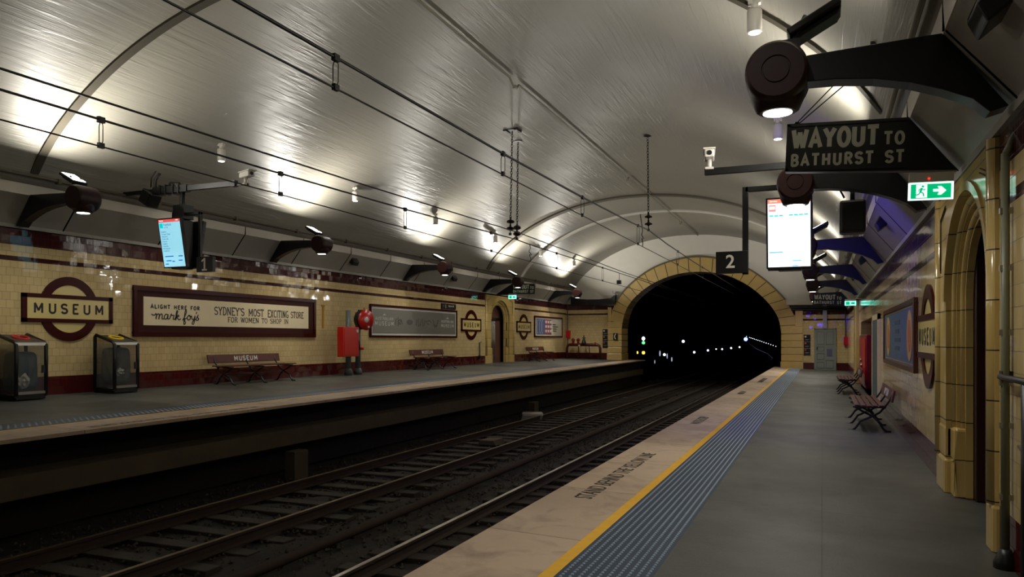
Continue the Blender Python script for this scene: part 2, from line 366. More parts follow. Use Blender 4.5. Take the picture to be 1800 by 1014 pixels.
def ribbon(mb, pts, w, z0=0, z1=.004):
    """one mitred flat stroke; every stroke ends a hair higher than the last so that crossings stay clean"""
    P = [Vector(p) for p in pts]; P = [p for k, p in enumerate(P) if k == 0 or (p-P[k-1]).length > 1e-6]
    if len(P) < 2: return
    z1 = z1+.00025*(len(mb.f) % 37)/5
    closed = (P[0]-P[-1]).length < 1e-5
    if closed: P = P[:-1]
    n = len(P); A = []; B = []
    for k in range(n):
        a = P[k-1] if (k > 0 or closed) else None; b = P[(k+1) % n] if (k < n-1 or closed) else None
        d1 = (P[k]-a).normalized() if a is not None else None; d2 = (b-P[k]).normalized() if b is not None else None
        c = P[k].copy()
        if d1 is None: c -= d2*w*.12; d1 = d2
        elif d2 is None: c += d1*w*.12; d2 = d1
        n1 = Vector((-d1.y, d1.x)); n2 = Vector((-d2.y, d2.x)); m = n1+n2
        m = n1 if m.length < .2 else m.normalized()
        L = min(w/2/max(.35, m.dot(n1)), w*1.1)
        A.append(c+m*L); B.append(c-m*L)
    v = [(p.x, p.y, z) for z in (z0, z1) for p in A+B]; f = []; N2 = 2*n
    for k in range(n if closed else n-1):
        k2 = (k+1) % n
        f += [(N2+k, N2+n+k, N2+n+k2, N2+k2), (k, k2, N2+k2, N2+k), (n+k2, n+k, N2+n+k, N2+n+k2)]
    if not closed: f += [(n, 0, N2, N2+n), (n-1, 2*n-1, N2+2*n-1, N2+n-1)]
    mb.add(v, f)
def serif_text(body, h, width, m, parent, M, w=.13):
    mb = MB(); x = 0; tot = sum(.45 if c == ' ' else G[c][2] for c in body)+.1*(len(body)-1); k = width/tot
    for c in body:
        if c == ' ': x += .55; continue
        st, se, adv = G[c]
        for poly in st: ribbon(mb, [((x+px)*k-width/2, (py-.5)*h) for px, py in poly], w*h)
        for px, py in se: ribbon(mb, [((x+px-.1)*k-width/2, (py-.5)*h), ((x+px+.1)*k-width/2, (py-.5)*h)], w*h*.55)
        x += adv+.1
    return mb.build('lettering', m, parent, M, fix=False)

def sans_text(body, h, width, m, parent, M, w=.17, gap=.16, name='lettering', hw=None):
    mb = MB(); x = 0; tot = sum(.45 if c == ' ' else G[c][2] for c in body)+gap*(len(body)-1); k = width/tot
    for c in body:
        if c == ' ': x += .45+gap; continue
        st, se, adv = G[c]
        for poly in st:
            P = [((x+px)*k-width/2, (py*(1-w)+w/2-.5)*h) for px, py in poly]
            if c == 'E' or c == 'T' or c == 'F': P = [p for i, p in enumerate(P) if not (len(poly) >= 3 and poly[i][1] in (.88, .12, .85))]
            ribbon(mb, P, w*h)
        x += adv+gap
    return mb.build(name, m, parent, M, fix=False)

# ------------------------------------------------------------------ arch plate builder
def arch_plate(mb, u0, u1, v0, v1, uc, Rh, Rv, vs, d0, d1, n=20, mi=0):
    """plate in (u, v), depth w from d0 (front) to d1 (back), with an arched doorway. Coordinates (u, v, w)."""
    arcp = [(uc-Rh*math.cos(PI*i/n), vs+Rv*math.sin(PI*i/n)) for i in range(n+1)]
    def quad(pts):
        for d in (d0, d1): mb.add([(a, b, d) for a, b in pts], [(0, 1, 2, 3)], mi)
    L_, R_ = uc-Rh, uc+Rh
    quad([(u0, v0), (L_, v0), (L_, vs), (u0, vs)]); quad([(u0, vs), (L_, vs), (L_, v1), (u0, v1)])
    quad([(R_, v0), (u1, v0), (u1, vs), (R_, vs)]); quad([(R_, vs), (u1, vs), (u1, v1), (R_, v1)])
    for a, b in zip(arcp[:-1], arcp[1:]): quad([a, b, (b[0], v1), (a[0], v1)])
    path = [(L_, v0)]+arcp+[(R_, v0)]
    for a, b in zip(path[:-1], path[1:]): mb.add([(a[0], a[1], d0), (b[0], b[1], d0), (b[0], b[1], d1), (a[0], a[1], d1)], [(0, 1, 2, 3)], mi)
    for a, b in (((u0, v0), (u0, v1)), ((u0, v1), (u1, v1)), ((u1, v1), (u1, v0))):
        mb.add([(a[0], a[1], d0), (b[0], b[1], d0), (b[0], b[1], d1), (a[0], a[1], d1)], [(0, 1, 2, 3)], mi)
def arch_band(mb, uc, Ri, Ro, rvi, rvo, vs, v0, d0, d1, n=24, mi=0, jamb=True):
    """raised moulding that follows an arch"""
    pi_ = [(uc-Ri*math.cos(PI*i/n), vs+rvi*math.sin(PI*i/n)) for i in range(n+1)]
    po = [(uc-Ro*math.cos(PI*i/n), vs+rvo*math.sin(PI*i/n)) for i in range(n+1)]
    if jamb:
        pi_ = [(uc-Ri, v0)]+pi_+[(uc+Ri, v0)]; po = [(uc-Ro, v0)]+po+[(uc+Ro, v0)]
    for i in range(len(pi_)-1):
        mb.prism([pi_[i], pi_[i+1], po[i+1], po[i]], d0, d1, 'z', mi)

# ------------------------------------------------------------------ the shell
def side_wall(name, x, zb, openings, thick, M=None):
    mb = MB(); y = Y0; ztop = 3.16
    s = 1 if x > 0 else -1
    for (a, b, h) in openings+[(YE, YE, 0)]:
        mb.box(0, s*thick, y, a, -.05, ztop)
        if b > a and h < ztop: mb.box(0, s*thick, a, b, h, ztop)
        y = b
    return struct(mb.build(name, M_tileL if x < 0 else M_tileR, None, T(x, 0, zb)))
ZL = .52                       # level of the far platform at its wall
side_wall('wall_left', XL, ZL, [(31.0, 34.4, 3.2)], .3)
side_wall('wall_right', XR, 0, [(6.63, 9.6, 3.2), (22.5, 28.3, 2.2)], .3)

# vault
def vault():
    xs = [-13.5+(13.5+.72)*i/72 for i in range(73)]
    pts = [(-13.62, 4.42)]+[(x, vault_z(x)) for x in xs]+[(.84, 3.9)]
    arcl = [0]
    for a, b in zip(pts[:-1], pts[1:]): arcl.append(arcl[-1]+math.hypot(b[0]-a[0], b[1]-a[1]))
    bm = bmesh.new(); uvl = bm.loops.layers.uv.new('UVMap')
    ys = [Y0, 10, 20, 30, YE]
    V = [[bm.verts.new((p[0], y, p[1])) for p in pts] for y in ys]
    for j in range(len(ys)-1):
        for i in range(len(pts)-1):
            f = bm.faces.new((V[j][i], V[j+1][i], V[j+1][i+1], V[j][i+1])); f.smooth = True
            for lp, (jj, ii) in zip(f.loops, ((j, i), (j+1, i), (j+1, i+1), (j, i+1))): lp[uvl].uv = (ys[jj], arcl[ii])
    me = bpy.data.meshes.new('ceiling'); bm.to_mesh(me); bm.free(); me.materials.append(M_vault)
    o = bpy.data.objects.new('ceiling', me); COL.objects.link(o)
    md = o.modifiers.new('solid', 'SOLIDIFY'); md.thickness = .3; md.offset = -1
    return struct(o)
vault()
def rib(y0, y1, proud, m, n):
    mb = MB(); xs = [-13.45+(13.45+.62)*i/60 for i in range(61)]
    pts = [(x, vault_z(x)) for x in xs]
    for a, b in zip(pts[:-1], pts[1:]):
        mb.prism([(a[0], a[1]+.02), (b[0], b[1]+.02), (b[0], b[1]-proud), (a[0], a[1]-proud)], y0, y1, 'y')
    return struct(mb.build(n, m))
rib(9.5, 9.66, .045, mat('dark_near_rib', (66, 61, 50), .7, spec=.2), 'trim_1')
rib(29.9, 30.25, .06, M_rib, 'trim_2')
rib(33.9, 34.2, .06, M_plaster, 'trim_3')

# haunches: sloping panels, pale lip above, ledge
def haunch(side):
    s = 1 if side == 'right' else -1
    W = XR if s > 0 else XL
    def X(d): return W - s*d
    mb = MB()
    zb = 0 if s > 0 else .563
    prof = [(0, 3.13+zb), (.04, 3.13+zb), (.04, 3.2+zb), (.45, 3.70+zb), (.45, 3.76+zb), (0, 3.76+zb)]
    mb.prism([(X(d), z) for d, z in prof], Y0, YE, 'y', 0)
    o = struct(mb.build('trim_cornice_'+side, M_haunch))
    m2 = MB(); m2.prism([(X(.46), 3.70+zb), (X(.47), 3.86+zb), (X(.60), 3.88+zb) if False else (X(.47), 3.90+zb), (X(.2), 3.95+zb), (X(.2), 3.72+zb)], Y0, YE, 'y')
    struct(m2.build('trim_lip_'+side, M_haunchL))
    m3 = MB()                                                 # panel joints
    y = 1.2
    while y < YE:
        a = (X(.035), 3.19+zb); b = (X(.452), 3.705+zb)
        dx, dz = b[0]-a[0], b[1]-a[1]; L = math.hypot(dx, dz); nx, nz = -s*dz/L*.004, -abs(dx)/L*.004
        m3.prism([(a[0], a[1]), (b[0], b[1]), (b[0]+nx, b[1]+nz), (a[0]+nx, a[1]+nz)], y, y+.03, 'y')
        m3.box(min(X(.472), X(.46)), max(X(.472), X(.46)), y, y+.025, 3.70+zb, 3.9+zb)
        y += 2.33
    struct(m3.build('trim_joints_'+side, M_void))
haunch('right'); haunch('left')
# conduits on the ledges
for side, x, z, lab in (('r', .66, 4.02, 'grey conduit pipe along the ledge above the right platform'), ('l', -13.42, 4.6, 'dark conduit pipe along the ledge above the left platform')):
    mb = MB(); mb.cyl((x, Y0+.1, z), (x, YE-.1, z), .028, 10)
    for k in range(18): mb.box(x-.05, x+.05, .6+k*2.35, .66+k*2.35, z-.05, z+.04)
    tag(mb.build('conduit_pipe', M_haunch if side == 'r' else M_rib), lab, 'pipe')

# platforms
XE, XEL = -2.40, -9.45
def zr(x): return SL*(XR-x)
def strip(name, x0, x1, z0, z1, y0, y1, m, parent=None, th=.12, st=False):
    mb = MB(); mb.prism([(x0, z0), (x1, z1), (x1, z1-th), (x0, z0-th)], y0, y1, 'y')
    o = mb.build(name, m, parent)
    return struct(o) if parent is None else o
fr = strip('floor_right', -1.0, XR+.6, zr(-1.0), zr(XR+.6), Y0, YE, M_asph, th=.25)
cr = strip('trim_coping_right', XE, -1.66, zr(XE), zr(-1.66), Y0, YE+1.6, M_cope, th=.08)
strip('trim_yellow_line_right', -1.66, -1.57, zr(-1.66)+.001, zr(-1.57)+.001, Y0, YE, M_yel)
tb = strip('trim_tactile_right', -1.57, -1.0, zr(-1.57), zr(-1.0), Y0, YE, M_tact)
def studs(x0, x1, zf, y0, y1, dy, nr, r, name, parent):
    mb = MB(); dx = (x1-x0)/nr; vs = []; fs = []
    ny = int((y1-y0)/dy)
    for i in range(nr):
        x = x0+dx*(i+.5); z = zf(x)
        for j in range(ny):
            y = y0+dy*(j+.5*(i % 2)); o = len(vs); h = .006
            vs += [(x-r, y-r, z), (x+r, y-r, z), (x+r, y+r, z), (x-r, y+r, z), (x-r*.6, y-r*.6, z+h), (x+r*.6, y-r*.6, z+h), (x+r*.6, y+r*.6, z+h), (x-r*.6, y+r*.6, z+h)]
            fs += [tuple(o+k for k in f) for f in ((4, 5, 6, 7), (0, 1, 5, 4), (1, 2, 6, 5), (2, 3, 7, 6), (3, 0, 4, 7))]
    mb.add(vs, fs); o = mb.build(name, M_stud, parent, fix=False); o['kind'] = 'stuff'; return o
studs(-1.56, -1.01, zr, 2.5, YE, .05, 10, .010, 'stud', tb)
# left platform: the edge runs slightly out of parallel with the wall
def zl(x): return .40+(.52-.40)*(x-XEL)/(XL-XEL)
def strip_l(name, a0, a1, m, th=.12, dz=0):   # distances from edge
    mb = MB()
    for y0, y1 in ((Y0, 44.4),):
        e0, e1 = XEL+.5-.0115*(y0+5)*1.25, XEL+.5-.0115*(y1+5)*1.25
        q = [(e0-a0, y0), (e0-a1, y0), (e1-a1, y1), (e1-a0, y1)]
        if a1 > 3: q = [(e0-a0, y0), (XL-.4, y0), (XL-.4, y1), (e1-a0, y1)]
        mb.add([(x, y, zl(x)+dz) for x, y in q]+[(x, y, zl(x)-th) for x, y in q], [(0, 1, 2, 3), (7, 6, 5, 4), (0, 4, 5, 1), (1, 5, 6, 2), (2, 6, 7, 3), (3, 7, 4, 0)])
    return struct(mb.build(name, m))
strip_l('trim_coping_left', 0, .72, M_cope, .05)
strip_l('trim_yellow_line_left', .72, .79, M_yel, dz=.001)
tl = strip_l('trim_tactile_left', .79, 1.42, M_tact)
studs(-.60, -.02, lambda x: .0, 0, 38, .10, 8, .016, 'stud', tl)
so = bpy.data.objects[-1] if False else None
fl = strip_l('floor_left', 1.42, 9, M_asph, .3)
for o in list(COL.objects):
    if o.name.startswith('stud') and o.parent is tl:
        a = math.atan(.0115*1.25)
        e5 = XEL+.5-.0115*(5+5)*1.25
        o.location = (e5-.81, 5, zl(e5-1.1)+.0005); o.rotation_euler = (0, R(.0), a)

# platform faces and track pit
mb = MB(); mb.box(XE+.25, XE+.5, Y0, YE+1.6, -1.15, -.03); struct(mb.build('wall_pit_right', M_concd))
mb = MB(); mb.box(-10.3, -9.95, Y0, 44.4, -1.0, .33); struct(mb.build('wall_pit_left', M_concd))
mb = MB(); mb.add([(-9.3, Y0, -.42), (-9.95, Y0, -.42), (-9.95, Y0, -.12), (-9.3, Y0, -.12), (-9.72, 44, -.42), (-9.95, 44, -.42), (-9.95, 44, -.12), (-9.72, 44, -.12)],
                  [(0, 1, 2, 3), (7, 6, 5, 4), (0, 4, 5, 1), (1, 5, 6, 2), (2, 6, 7, 3), (3, 7, 4, 0)])
struct(mb.build('trim_ledge_left', M_conc))
mb = MB()
nx, ny = 30, 120
for j in range(ny+1):
    for i in range(nx+1):
        x = -10.2+8.3*i/nx; y = Y0+(YE+8-Y0)*j/ny
        z = -1.04+.035*math.sin(x*5.1)*math.sin(y*2.3)+random.Random(i*997+j).uniform(-.02, .02)
        mb.v.append((x, y, z))
for j in range(ny):
    for i in range(nx):
        a = j*(nx+1)+i; mb.f.append((a, a+1, a+nx+2, a+nx+1)); mb.m.append(0); mb.sm.append(True)
struct(mb.build('floor_trackbed', M_ball))
rnd = random.Random(5)
mb = MB(); vs = []; fs = []
for k in range(9000):
    y = 3+22*rnd.random()**1.3; x = rnd.uniform(-9.6, -2.6); r = rnd.uniform(.018, .042); z = -1.03+rnd.uniform(-.01, .03)
    o = len(vs); a = rnd.uniform(0, 6.28)
    for t in range(4): vs.append((x+r*math.cos(a+t*1.57)*rnd.uniform(.7, 1.1), y+r*math.sin(a+t*1.57)*rnd.uniform(.7, 1.1), z+rnd.uniform(-.3, .3)*r))
    vs.append((x+rnd.uniform(-.3, .3)*r, y+rnd.uniform(-.3, .3)*r, z+r*rnd.uniform(.7, 1.1))); vs.append((x, y, z-r*.6))
    fs += [(o, o+1, o+4), (o+1, o+2, o+4), (o+2, o+3, o+4), (o+3, o, o+4), (o+1, o, o+5), (o+2, o+1, o+5), (o+3, o+2, o+5), (o, o+3, o+5)]
mb.add(vs, fs); st = mb.build('ballast_stones', M_stone, fix=False); st['kind'] = 'stuff'; tag(st, 'dark crushed ballast stones lying between and beside the rails', 'ballast')

# sleepers and rails
mb = MB(); mb.box(-1.25, 1.25, -.12, .12, -.16, 0)
sl0 = mb.build('sleeper', M_sleep, bevel=.012)
first = True
for cx, z, grp, lab, ntr in ((-7.6, -.985, 'timber sleepers under the far track', 'dirty timber sleeper under the far track, level with the ballast', 1),
                        (-3.85, -.985, 'timber sleepers under the near track', 'dirty timber sleeper under the near track beside the right platform', 1)):
    for k in range(58):
        o = sl0 if first else sl0.copy()
        if not first: COL.objects.link(o)
        first = False
        o.location = (cx+rnd.uniform(-.03, .03), 4.0+.66*k, z); o.rotation_euler = (0, 0, rnd.uniform(-.012, .012)); tag(o, lab, 'sleeper', grp)
def rail(x, lab, shine):
    prof = [(-.07, 0), (.07, 0), (.07, .012), (.012, .03), (.012, .11), (.035, .12), (.035, .15), (-.035, .15), (-.035, .12), (-.012, .11), (-.012, .03), (-.07, .012)]
    z = -.985
    mb = MB(); mb.prism([(x+a, z+b) for a, b in prof], Y0, YE+20, 'y')
    root = mb.build('rail', M_rust); tag(root, lab, 'rail')
    m2 = MB(); m2.box(x-.028, x+.028, Y0, YE+20, z+.145, z+.154); m2.build('rail_head', M_steel if shine else M_railw, root)['label'] = 'polished running surface of the rail'
M_railw = mat('dull_rail_steel', (130, 115, 85), .42, metal=.9)
rail(-8.38, 'far rail of the far track, thin bright line', 0)
rail(-6.82, 'dull yellowish near rail of the far track', 0)
rail(-4.62, 'brightly polished rail of the near track', 1)
rail(-3.12, 'rail tucked below the right platform edge', 1)
mb = MB(); mb.cyl((-5.72, Y0, -.93), (-5.72, YE+5, -.93), .06, 12); tag(mb.build('cable_pipe', M_rust), 'thick brown cable pipe lying between the two tracks', 'pipe')

# end wall
RI = [(-10.60, -1.2), (-10.62, 2.1), (-10.45, 3.05), (-10.05, 3.78), (-9.35, 4.42), (-8.5, 4.92), (-7.4, 5.26), (-6.2, 5.34), (-5.0, 5.16), (-4.1, 4.78), (-3.3, 4.22), (-2.6, 3.50), (-2.15, 2.75), (-2.0, 2.0), (-1.98, -1.2)]
RO = [(-11.32, -1.2), (-11.32, 2.1), (-11.15, 3.3), (-10.55, 4.25), (-9.75, 5.0), (-8.75, 5.62), (-7.5, 6.02), (-6.2, 6.13), (-4.85, 5.88), (-3.75, 5.42), (-2.75, 4.68), (-1.85, 3.72), (-1.35, 2.85), (-1.16, 2.0), (-.95, -1.2)]
def smooth(pts, k=4):
    out = []
    P = [Vector(p) for p in pts]
    for i in range(len(P)-1):
        p0 = P[max(i-1, 0)]; p1 = P[i]; p2 = P[i+1]; p3 = P[min(i+2, len(P)-1)]
        for j in range(k):
            t = j/k; out.append(.5*((2*p1)+(-p0+p2)*t+(2*p0-5*p1+4*p2-p3)*t*t+(-p0+3*p1-3*p2+p3)*t**3))
    out.append(P[-1]); return [(v.x, v.y) for v in out]
si = smooth(RI[1:-1]); so_ = smooth(RO[1:-1])
def hole_z(x, ring):
    best = None
    for a, b in zip(ring[:-1], ring[1:]):
        if min(a[0], b[0])-1e-6 <= x <= max(a[0], b[0])+1e-6 and abs(b[0]-a[0]) > 1e-6:
            z = a[1]+(b[1]-a[1])*(x-a[0])/(b[0]-a[0]); best = z if best is None else max(best, z)
    return best
def endwall():
    mt = MB(); mr = MB(); mp = MB(); n = 140
    xs = [XL-.3+(XR+.6-XL)*i/n for i in range(n+1)]+[-11.0, -10.98, -1.5, -1.48]
    xs = sorted(xs)
    hole = [(x-.15 if x < -6 else x+.15, z+.12) for x, z in si]
    hx0, hx1 = hole[0][0], hole[-1][0]
    for a, b in zip(xs[:-1], xs[1:]):
        m_ = (a+b)/2; top = tz(m_, 3.13)
        vt = vault_z(min(max(m_, -13.5), .7))+.15
        hz = hole_z(m_, hole) if hx0 < m_ < hx1 else None
        o_ = .48 if m_ < -6 else .04
        if hz is None: (mt if m_ < -6 else mr).prism([(a, -.1-o_), (b, -.1-o_), (b, tz(b, 3.13)-o_), (a, tz(a, 3.13)-o_)], YE, YE+.3, 'y')
        z0 = top if hz is None else max(hz, top) if (m_ < -10.6 or m_ > -2) else hz
        def zz(x):
            h = hole_z(x, hole) if hx0 < x < hx1 else None
            return tz(x, 3.13) if h is None else max(h, tz(x, 3.13)) if (x < -10.7 or x > -1.9) else h
        mp.prism([(a, zz(a)), (b, zz(b)), (b, vt), (a, vt)], YE, YE+.3, 'y')
    struct(mt.build('wall_end_left', M_tileE, None, T(0, 0, .48), fix=False)); struct(mr.build('wall_end_right', M_tileE, None, T(0, 0, .04), fix=False))
    struct(mp.build('wall_end_upper', M_plaster, fix=False))
endwall()
# tunnel portal ring: glazed blocks
root = thing('tunnel_portal', 'arched tunnel mouth surround of yellow glazed blocks at platform end', 'archway', loc=(0, 0, 0)); root['kind'] = 'structure'
mb = MB(); N = len(si)
def ring_block(mb, i0, i1, d0, d1, g):
    pi_ = si[i0:i1+1]; po = so_[i0:i1+1]
    poly = pi_+po[::-1]
    cx = sum(p[0] for p in poly)/len(poly); cz = sum(p[1] for p in poly)/len(poly)
    for k in range(len(pi_)-1):
        a, b, c, d = pi_[k], pi_[k+1], po[k+1], po[k]
        def sh(p, q, f): return (p[0]+(q[0]-p[0])*f, p[1]+(q[1]-p[1])*f)
        if k == 0: a, d = sh(a, b, g), sh(d, c, g)
        if k == len(pi_)-2: b, c = sh(b, a, g), sh(c, d, g)
        mb.prism([a, b, c, d], d0, d1, 'y')
i = 0
while i < N-1:
    j = min(i+2, N-1); ring_block(mb, i, j, YE-.16, YE+1.3, .06); i = j
mb.build('arch_ring', M_vous, root)
mb = MB()
for k in range(N-1): mb.prism([si[k], si[k+1], so_[k+1], so_[k]], YE-.145, YE+1.3, 'y')
M2 = MB()
for k in range(N-1):
    a, b, c, d = si[k], si[k+1], so_[k+1], so_[k]
    M2.prism([(a[0], a[1]), (b[0], b[1]), (b[0]+(c[0]-b[0])*.98, b[1]+(c[1]-b[1])*.98), (a[0]+(d[0]-a[0])*.98, a[1]+(d[1]-a[1])*.98)], YE-.15, YE+1.28, 'y')
M2.build('joint', M_joint, root)
mb = MB()
for k in [q for q in range(N-1) if so_[q][1] > 3.7 and so_[q+1][1] > 3.6]:
    def off(p, q, f): return (q[0]+(q[0]-p[0])*f, q[1]+(q[1]-p[1])*f)
    mb.prism([so_[k], so_[k+1], off(si[k+1], so_[k+1], .12), off(si[k], so_[k], .12)], YE-.2, YE+.05, 'y')
mb.build('hood_moulding', mat('grey_hood_mould', (96, 88, 66), .5), root)
for x0, x1, zb in ((-11.42, -10.6, .40), (-2.0, -.93, .03)):
    mb = MB(); z = zb-.2; ztop = tz(x0, 3.0)
    hs = [.52, .5, .5, .5, .5, .5, .5]
    z1 = z
    mb.box(x0-.03, x1+.03, YE-.3, YE+1.3, z, zb+.42); z1 = zb+.43
    while z1 < 2.1+(.3 if x0 < -5 else 0)-.02:
        h = .36; mb.box(x0, x1, YE-.2, YE+1.3, z1+.01, z1+h-.01); z1 += h
    mb.box(x0+(0 if x0 < -5 else .7), x1-(.62 if x0 < -5 else 0), YE-.2, YE, z1, ztop)
    mb.build('pier', M_vous, root, bevel=.02)
# dark tunnel beyond
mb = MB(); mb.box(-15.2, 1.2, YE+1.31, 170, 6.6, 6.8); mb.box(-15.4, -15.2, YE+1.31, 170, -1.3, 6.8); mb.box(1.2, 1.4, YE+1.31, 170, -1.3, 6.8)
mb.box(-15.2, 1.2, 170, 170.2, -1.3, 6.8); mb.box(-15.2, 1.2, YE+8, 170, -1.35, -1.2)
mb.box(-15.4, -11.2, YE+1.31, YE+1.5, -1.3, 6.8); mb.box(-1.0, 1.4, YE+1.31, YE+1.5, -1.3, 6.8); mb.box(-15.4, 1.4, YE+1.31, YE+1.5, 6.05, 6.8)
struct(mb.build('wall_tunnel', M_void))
def glow(name, rgb, s): return mat(name, rgb, .5, emit=rgb, es=s)
def marker(label, p, size, m, grp=None, name='tunnel_lamp'):
    r_ = thing(name, label, 'lamp', loc=p, group=grp)
    sx, sz = size
    sx *= .6; sz *= .6
    b = MB(); b.box(-sx*.7, sx*.7, 0, .12, -sz*.7, sz*.7); b.build('housing', M_void, r_)
    b = MB(); b.lathe([(sx*.5, 0), (sx*.42, sx*.2), (sx*.2, sx*.32), (0.0001, sx*.36)], 10, RX(90)); b2 = b.build('lens', m, r_)
    b2.scale = (1, 1, sz/sx)
    return r_
WG = glow('white_tunnel_glow', (225, 235, 255), 6); BG = glow('blue_signal_glow', (90, 110, 255), 9); GG = glow('green_signal_glow', (60, 220, 90), 5); AG = glow('amber_signal_glow', (255, 170, 40), 6)
marker('white lamp over green on the tunnel signal', (-13.22, 60, 1.69), (.45, .5), WG, name='signal_lamp')
marker('green lamp on the tunnel signal', (-13.22, 60, 1.36), (.42, .42), GG, name='signal_lamp')
marker('round amber lamp low on the tunnel signal', (-13.22, 60, .56), (.42, .42), AG, name='signal_lamp')
marker('small amber marker light beside the round amber lamp', (-13.7, 60, .57), (.2, .35), AG, name='signal_lamp')
marker('upright amber light strip just inside the tunnel at left', (-10.95, 44.9, 1.0), (.16, .42), AG, name='signal_lamp')
marker('lone blue-white lamp above the tunnel lamp row', (-10.07, 60, 1.47), (.35, .35), glow('bluewhite', (190, 200, 255), 8))
marker('blue signal lamp deep in the tunnel at the start of the dotted light line', (-13.6, 152, 1.7), (1.2, 1.2), BG, name='signal_lamp')
for px, D, dz, s in ((-12.7, 66, .3, .5), (-12.3, 80, .3, .5), (-12.4, 91, .35, .5), (-12.6, 100, .4, .35), (-12.8, 108, .3, .5), (-13.1, 122, .3, .6), (-13.4, 138, .3, .6)):
    marker('small white lamp in the row along the left tunnel wall', (px, D, dz), (s*.75, s*.75), WG, 'white lamps along the tunnel wall')
for px, y, z, sx, sz in ((-11.5, 58, .55, .18, .75), (-10.95, 58, .35, .14, .7), (-10.6, 58, .1, .16, .6), (-11.9, 58, -.1, .12, .5)):
    marker('upright pale light glimmering in the tunnel left of centre', (px, y, z), (sx, sz), glow('pale_glimmer', (150, 165, 180), 1.2), 'pale upright lights in the tunnel')
for k in range(16):
    t = k/15.; marker('tiny white light in the dotted line curving across the tunnel', (-13.8+7.6*t, 156-40*t, 2.25-1.6*t), (.15, .15), WG, 'dotted line of tunnel lights')
mb = MB()
pts = [(-6.6, 68, -1.0), (-6.2, 80, -1.0), (-6.0, 95, -1.0), (-6.4, 112, -1.0), (-8.2, 130, -.7), (-11.5, 148, 0), (-13.9, 158, 1.2)]
mb.tube(pts, .05, 6); tag(mb.build('tunnel_rail', M_steel), 'curving rail glinting faintly deep in the tunnel', 'rail')

# end wall trims
mb = MB(); pts = [(-13.6, 4.12), (-13.2, 3.98), (-12.6, 3.93), (-11.9, 3.93), (-11.2, 3.98), (-10.95, 4.2)]
for a, b in zip(pts[:-1], pts[1:]): mb.prism([(a[0], a[1]), (b[0], b[1]), (b[0], 3.62), (a[0], 3.62)], YE-.35, YE, 'y')
struct(mb.build('trim_ledge_end_left', M_dark))
mb = MB(); mb.box(-1.75, 1.2, YE-.25, YE, 3.42, 3.62); struct(mb.build('trim_tray_end_right', M_haunchL))
mb = MB(); mb.cyl((-1.5, YE-.3, 3.3), (1.2, YE-.3, 3.28), .05, 8); mb.cyl((-1.5, YE-.2, 3.2), (1.2, YE-.2, 3.16), .05, 8); mb.box(-1.6, 1.2, YE-.12, YE, 3.1, 3.4)
tag(mb.build('cable_run', M_dark), 'dark cables along the end wall above the grey door', 'cable')
mb = MB(); mb.box(.04, .24, YE-.14, YE-.01, 2.2, 3.4); tag(mb.build('vertical_duct', mat('pale_violet_duct', (150, 150, 175), .35)), 'narrow pale duct above the grey end door', 'duct')

# ------------------------------------------------------------------ doorway portals
def portal(name, label, M, half, arch_R, faimat, base_h=.36, uc=0, near=None):
    """local frame: X along the wall, Y up, Z out of the wall; the jambs step back in three orders"""
    r = thing(name, label, 'doorway', M=M); r['kind'] = 'structure'
    H = 3.12; vs = 2.0
    mb = MB(); arch_plate(mb, -half, half, -.02, H, uc, arch_R, arch_R*.86, vs, .03, -.055); mb.build('surround', faimat, r)
    mb = MB(); arch_plate(mb, -half+.02, half-.02, -.02, H-.02, uc, arch_R-.13, (arch_R-.13)*.86, vs, -.05, -.115); mb.build('inner_surround', faimat, r)
    mb = MB(); arch_plate(mb, -half+.04, half-.04, -.02, H-.04, uc, arch_R-.27, (arch_R-.27)*.86, vs, -.11, -.175); mb.build('reveal', faimat, r)
    for rr, ww in ((arch_R-.06, -.05), (arch_R-.19, -.11)):
        mb = MB(); P = [(uc-rr, base_h+.3, ww)]+[(uc-rr*math.cos(PI*i/20), vs+rr*.86*math.sin(PI*i/20), ww) for i in range(21)]+[(uc+rr, base_h+.3, ww)]
        mb.tube(P, .038, 10); mb.build('roll_moulding', faimat, r)
    mb = MB(); arch_band(mb, uc, arch_R, arch_R+.08, arch_R*.86, arch_R*.86+.08, vs, 2.0, .02, .05, jamb=False); mb.build('moulding', faimat, r)
    mb = MB()
    for s in (-1, 1):
        e = abs(s*arch_R+uc); x0, x1 = sorted((s*(e-.02), s*(half+.01))); mb.box(x0, x1, -.02, base_h, -.05, .05); mb.box(x0+.02, x1-.02, base_h, base_h+.34, -.05, .04)
        x0, x1 = sorted((s*(e-.25), s*(e+.04))); mb.box(x0, x1, -.02, base_h, -.17, -.01); mb.box(x0+.015, x1, base_h, base_h+.34, -.17, -.01)
    mb.build('plinth', faimat, r, bevel=.03)
    for s in (-1, 1):
        mb = MB(); x = s*(half-.08)
        mb.tube([(x, base_h, .0), (x, H, .0)], .075, 14); mb.build('shaft', faimat, r)
    mb = MB()                                       # incised spandrel lines
    for s in (-1, 1):
        P = [(s*(half-.18), 2.35), (s*(half-.2), 2.90), (s*(half-.55), 3.0)]
        for dd in (0, .03):
            Q = [(x-s*dd, z-dd) for x, z in P]
            for a, b in zip(Q[:-1], Q[1:]): mb.tube([(a[0], a[1], .032), (b[0], b[1], .032)], .007, 5)
    mb.build('spandrel_line', M_joint, r)
    return r
pr = portal('station_doorway', 'arched yellow glazed doorway with dark timber door on the near right wall', FR(8.12, 0), 1.49, 1.10, M_fai, uc=.17)
mb = MB(); mb.box(-.80, 1.14, 0, 2.85, -.38, -.34); mb.box(-.80, -.54, 0, 2.8, -.34, -.18); mb.box(.86, 1.14, 0, 2.8, -.34, -.18)
for z in (.12, .95, 1.25, 2.0, 2.3): mb.box(-.55, .87, z, z+.09, -.34, -.31)
mb.box(.13, .21, 0, 2.0, -.34, -.31)
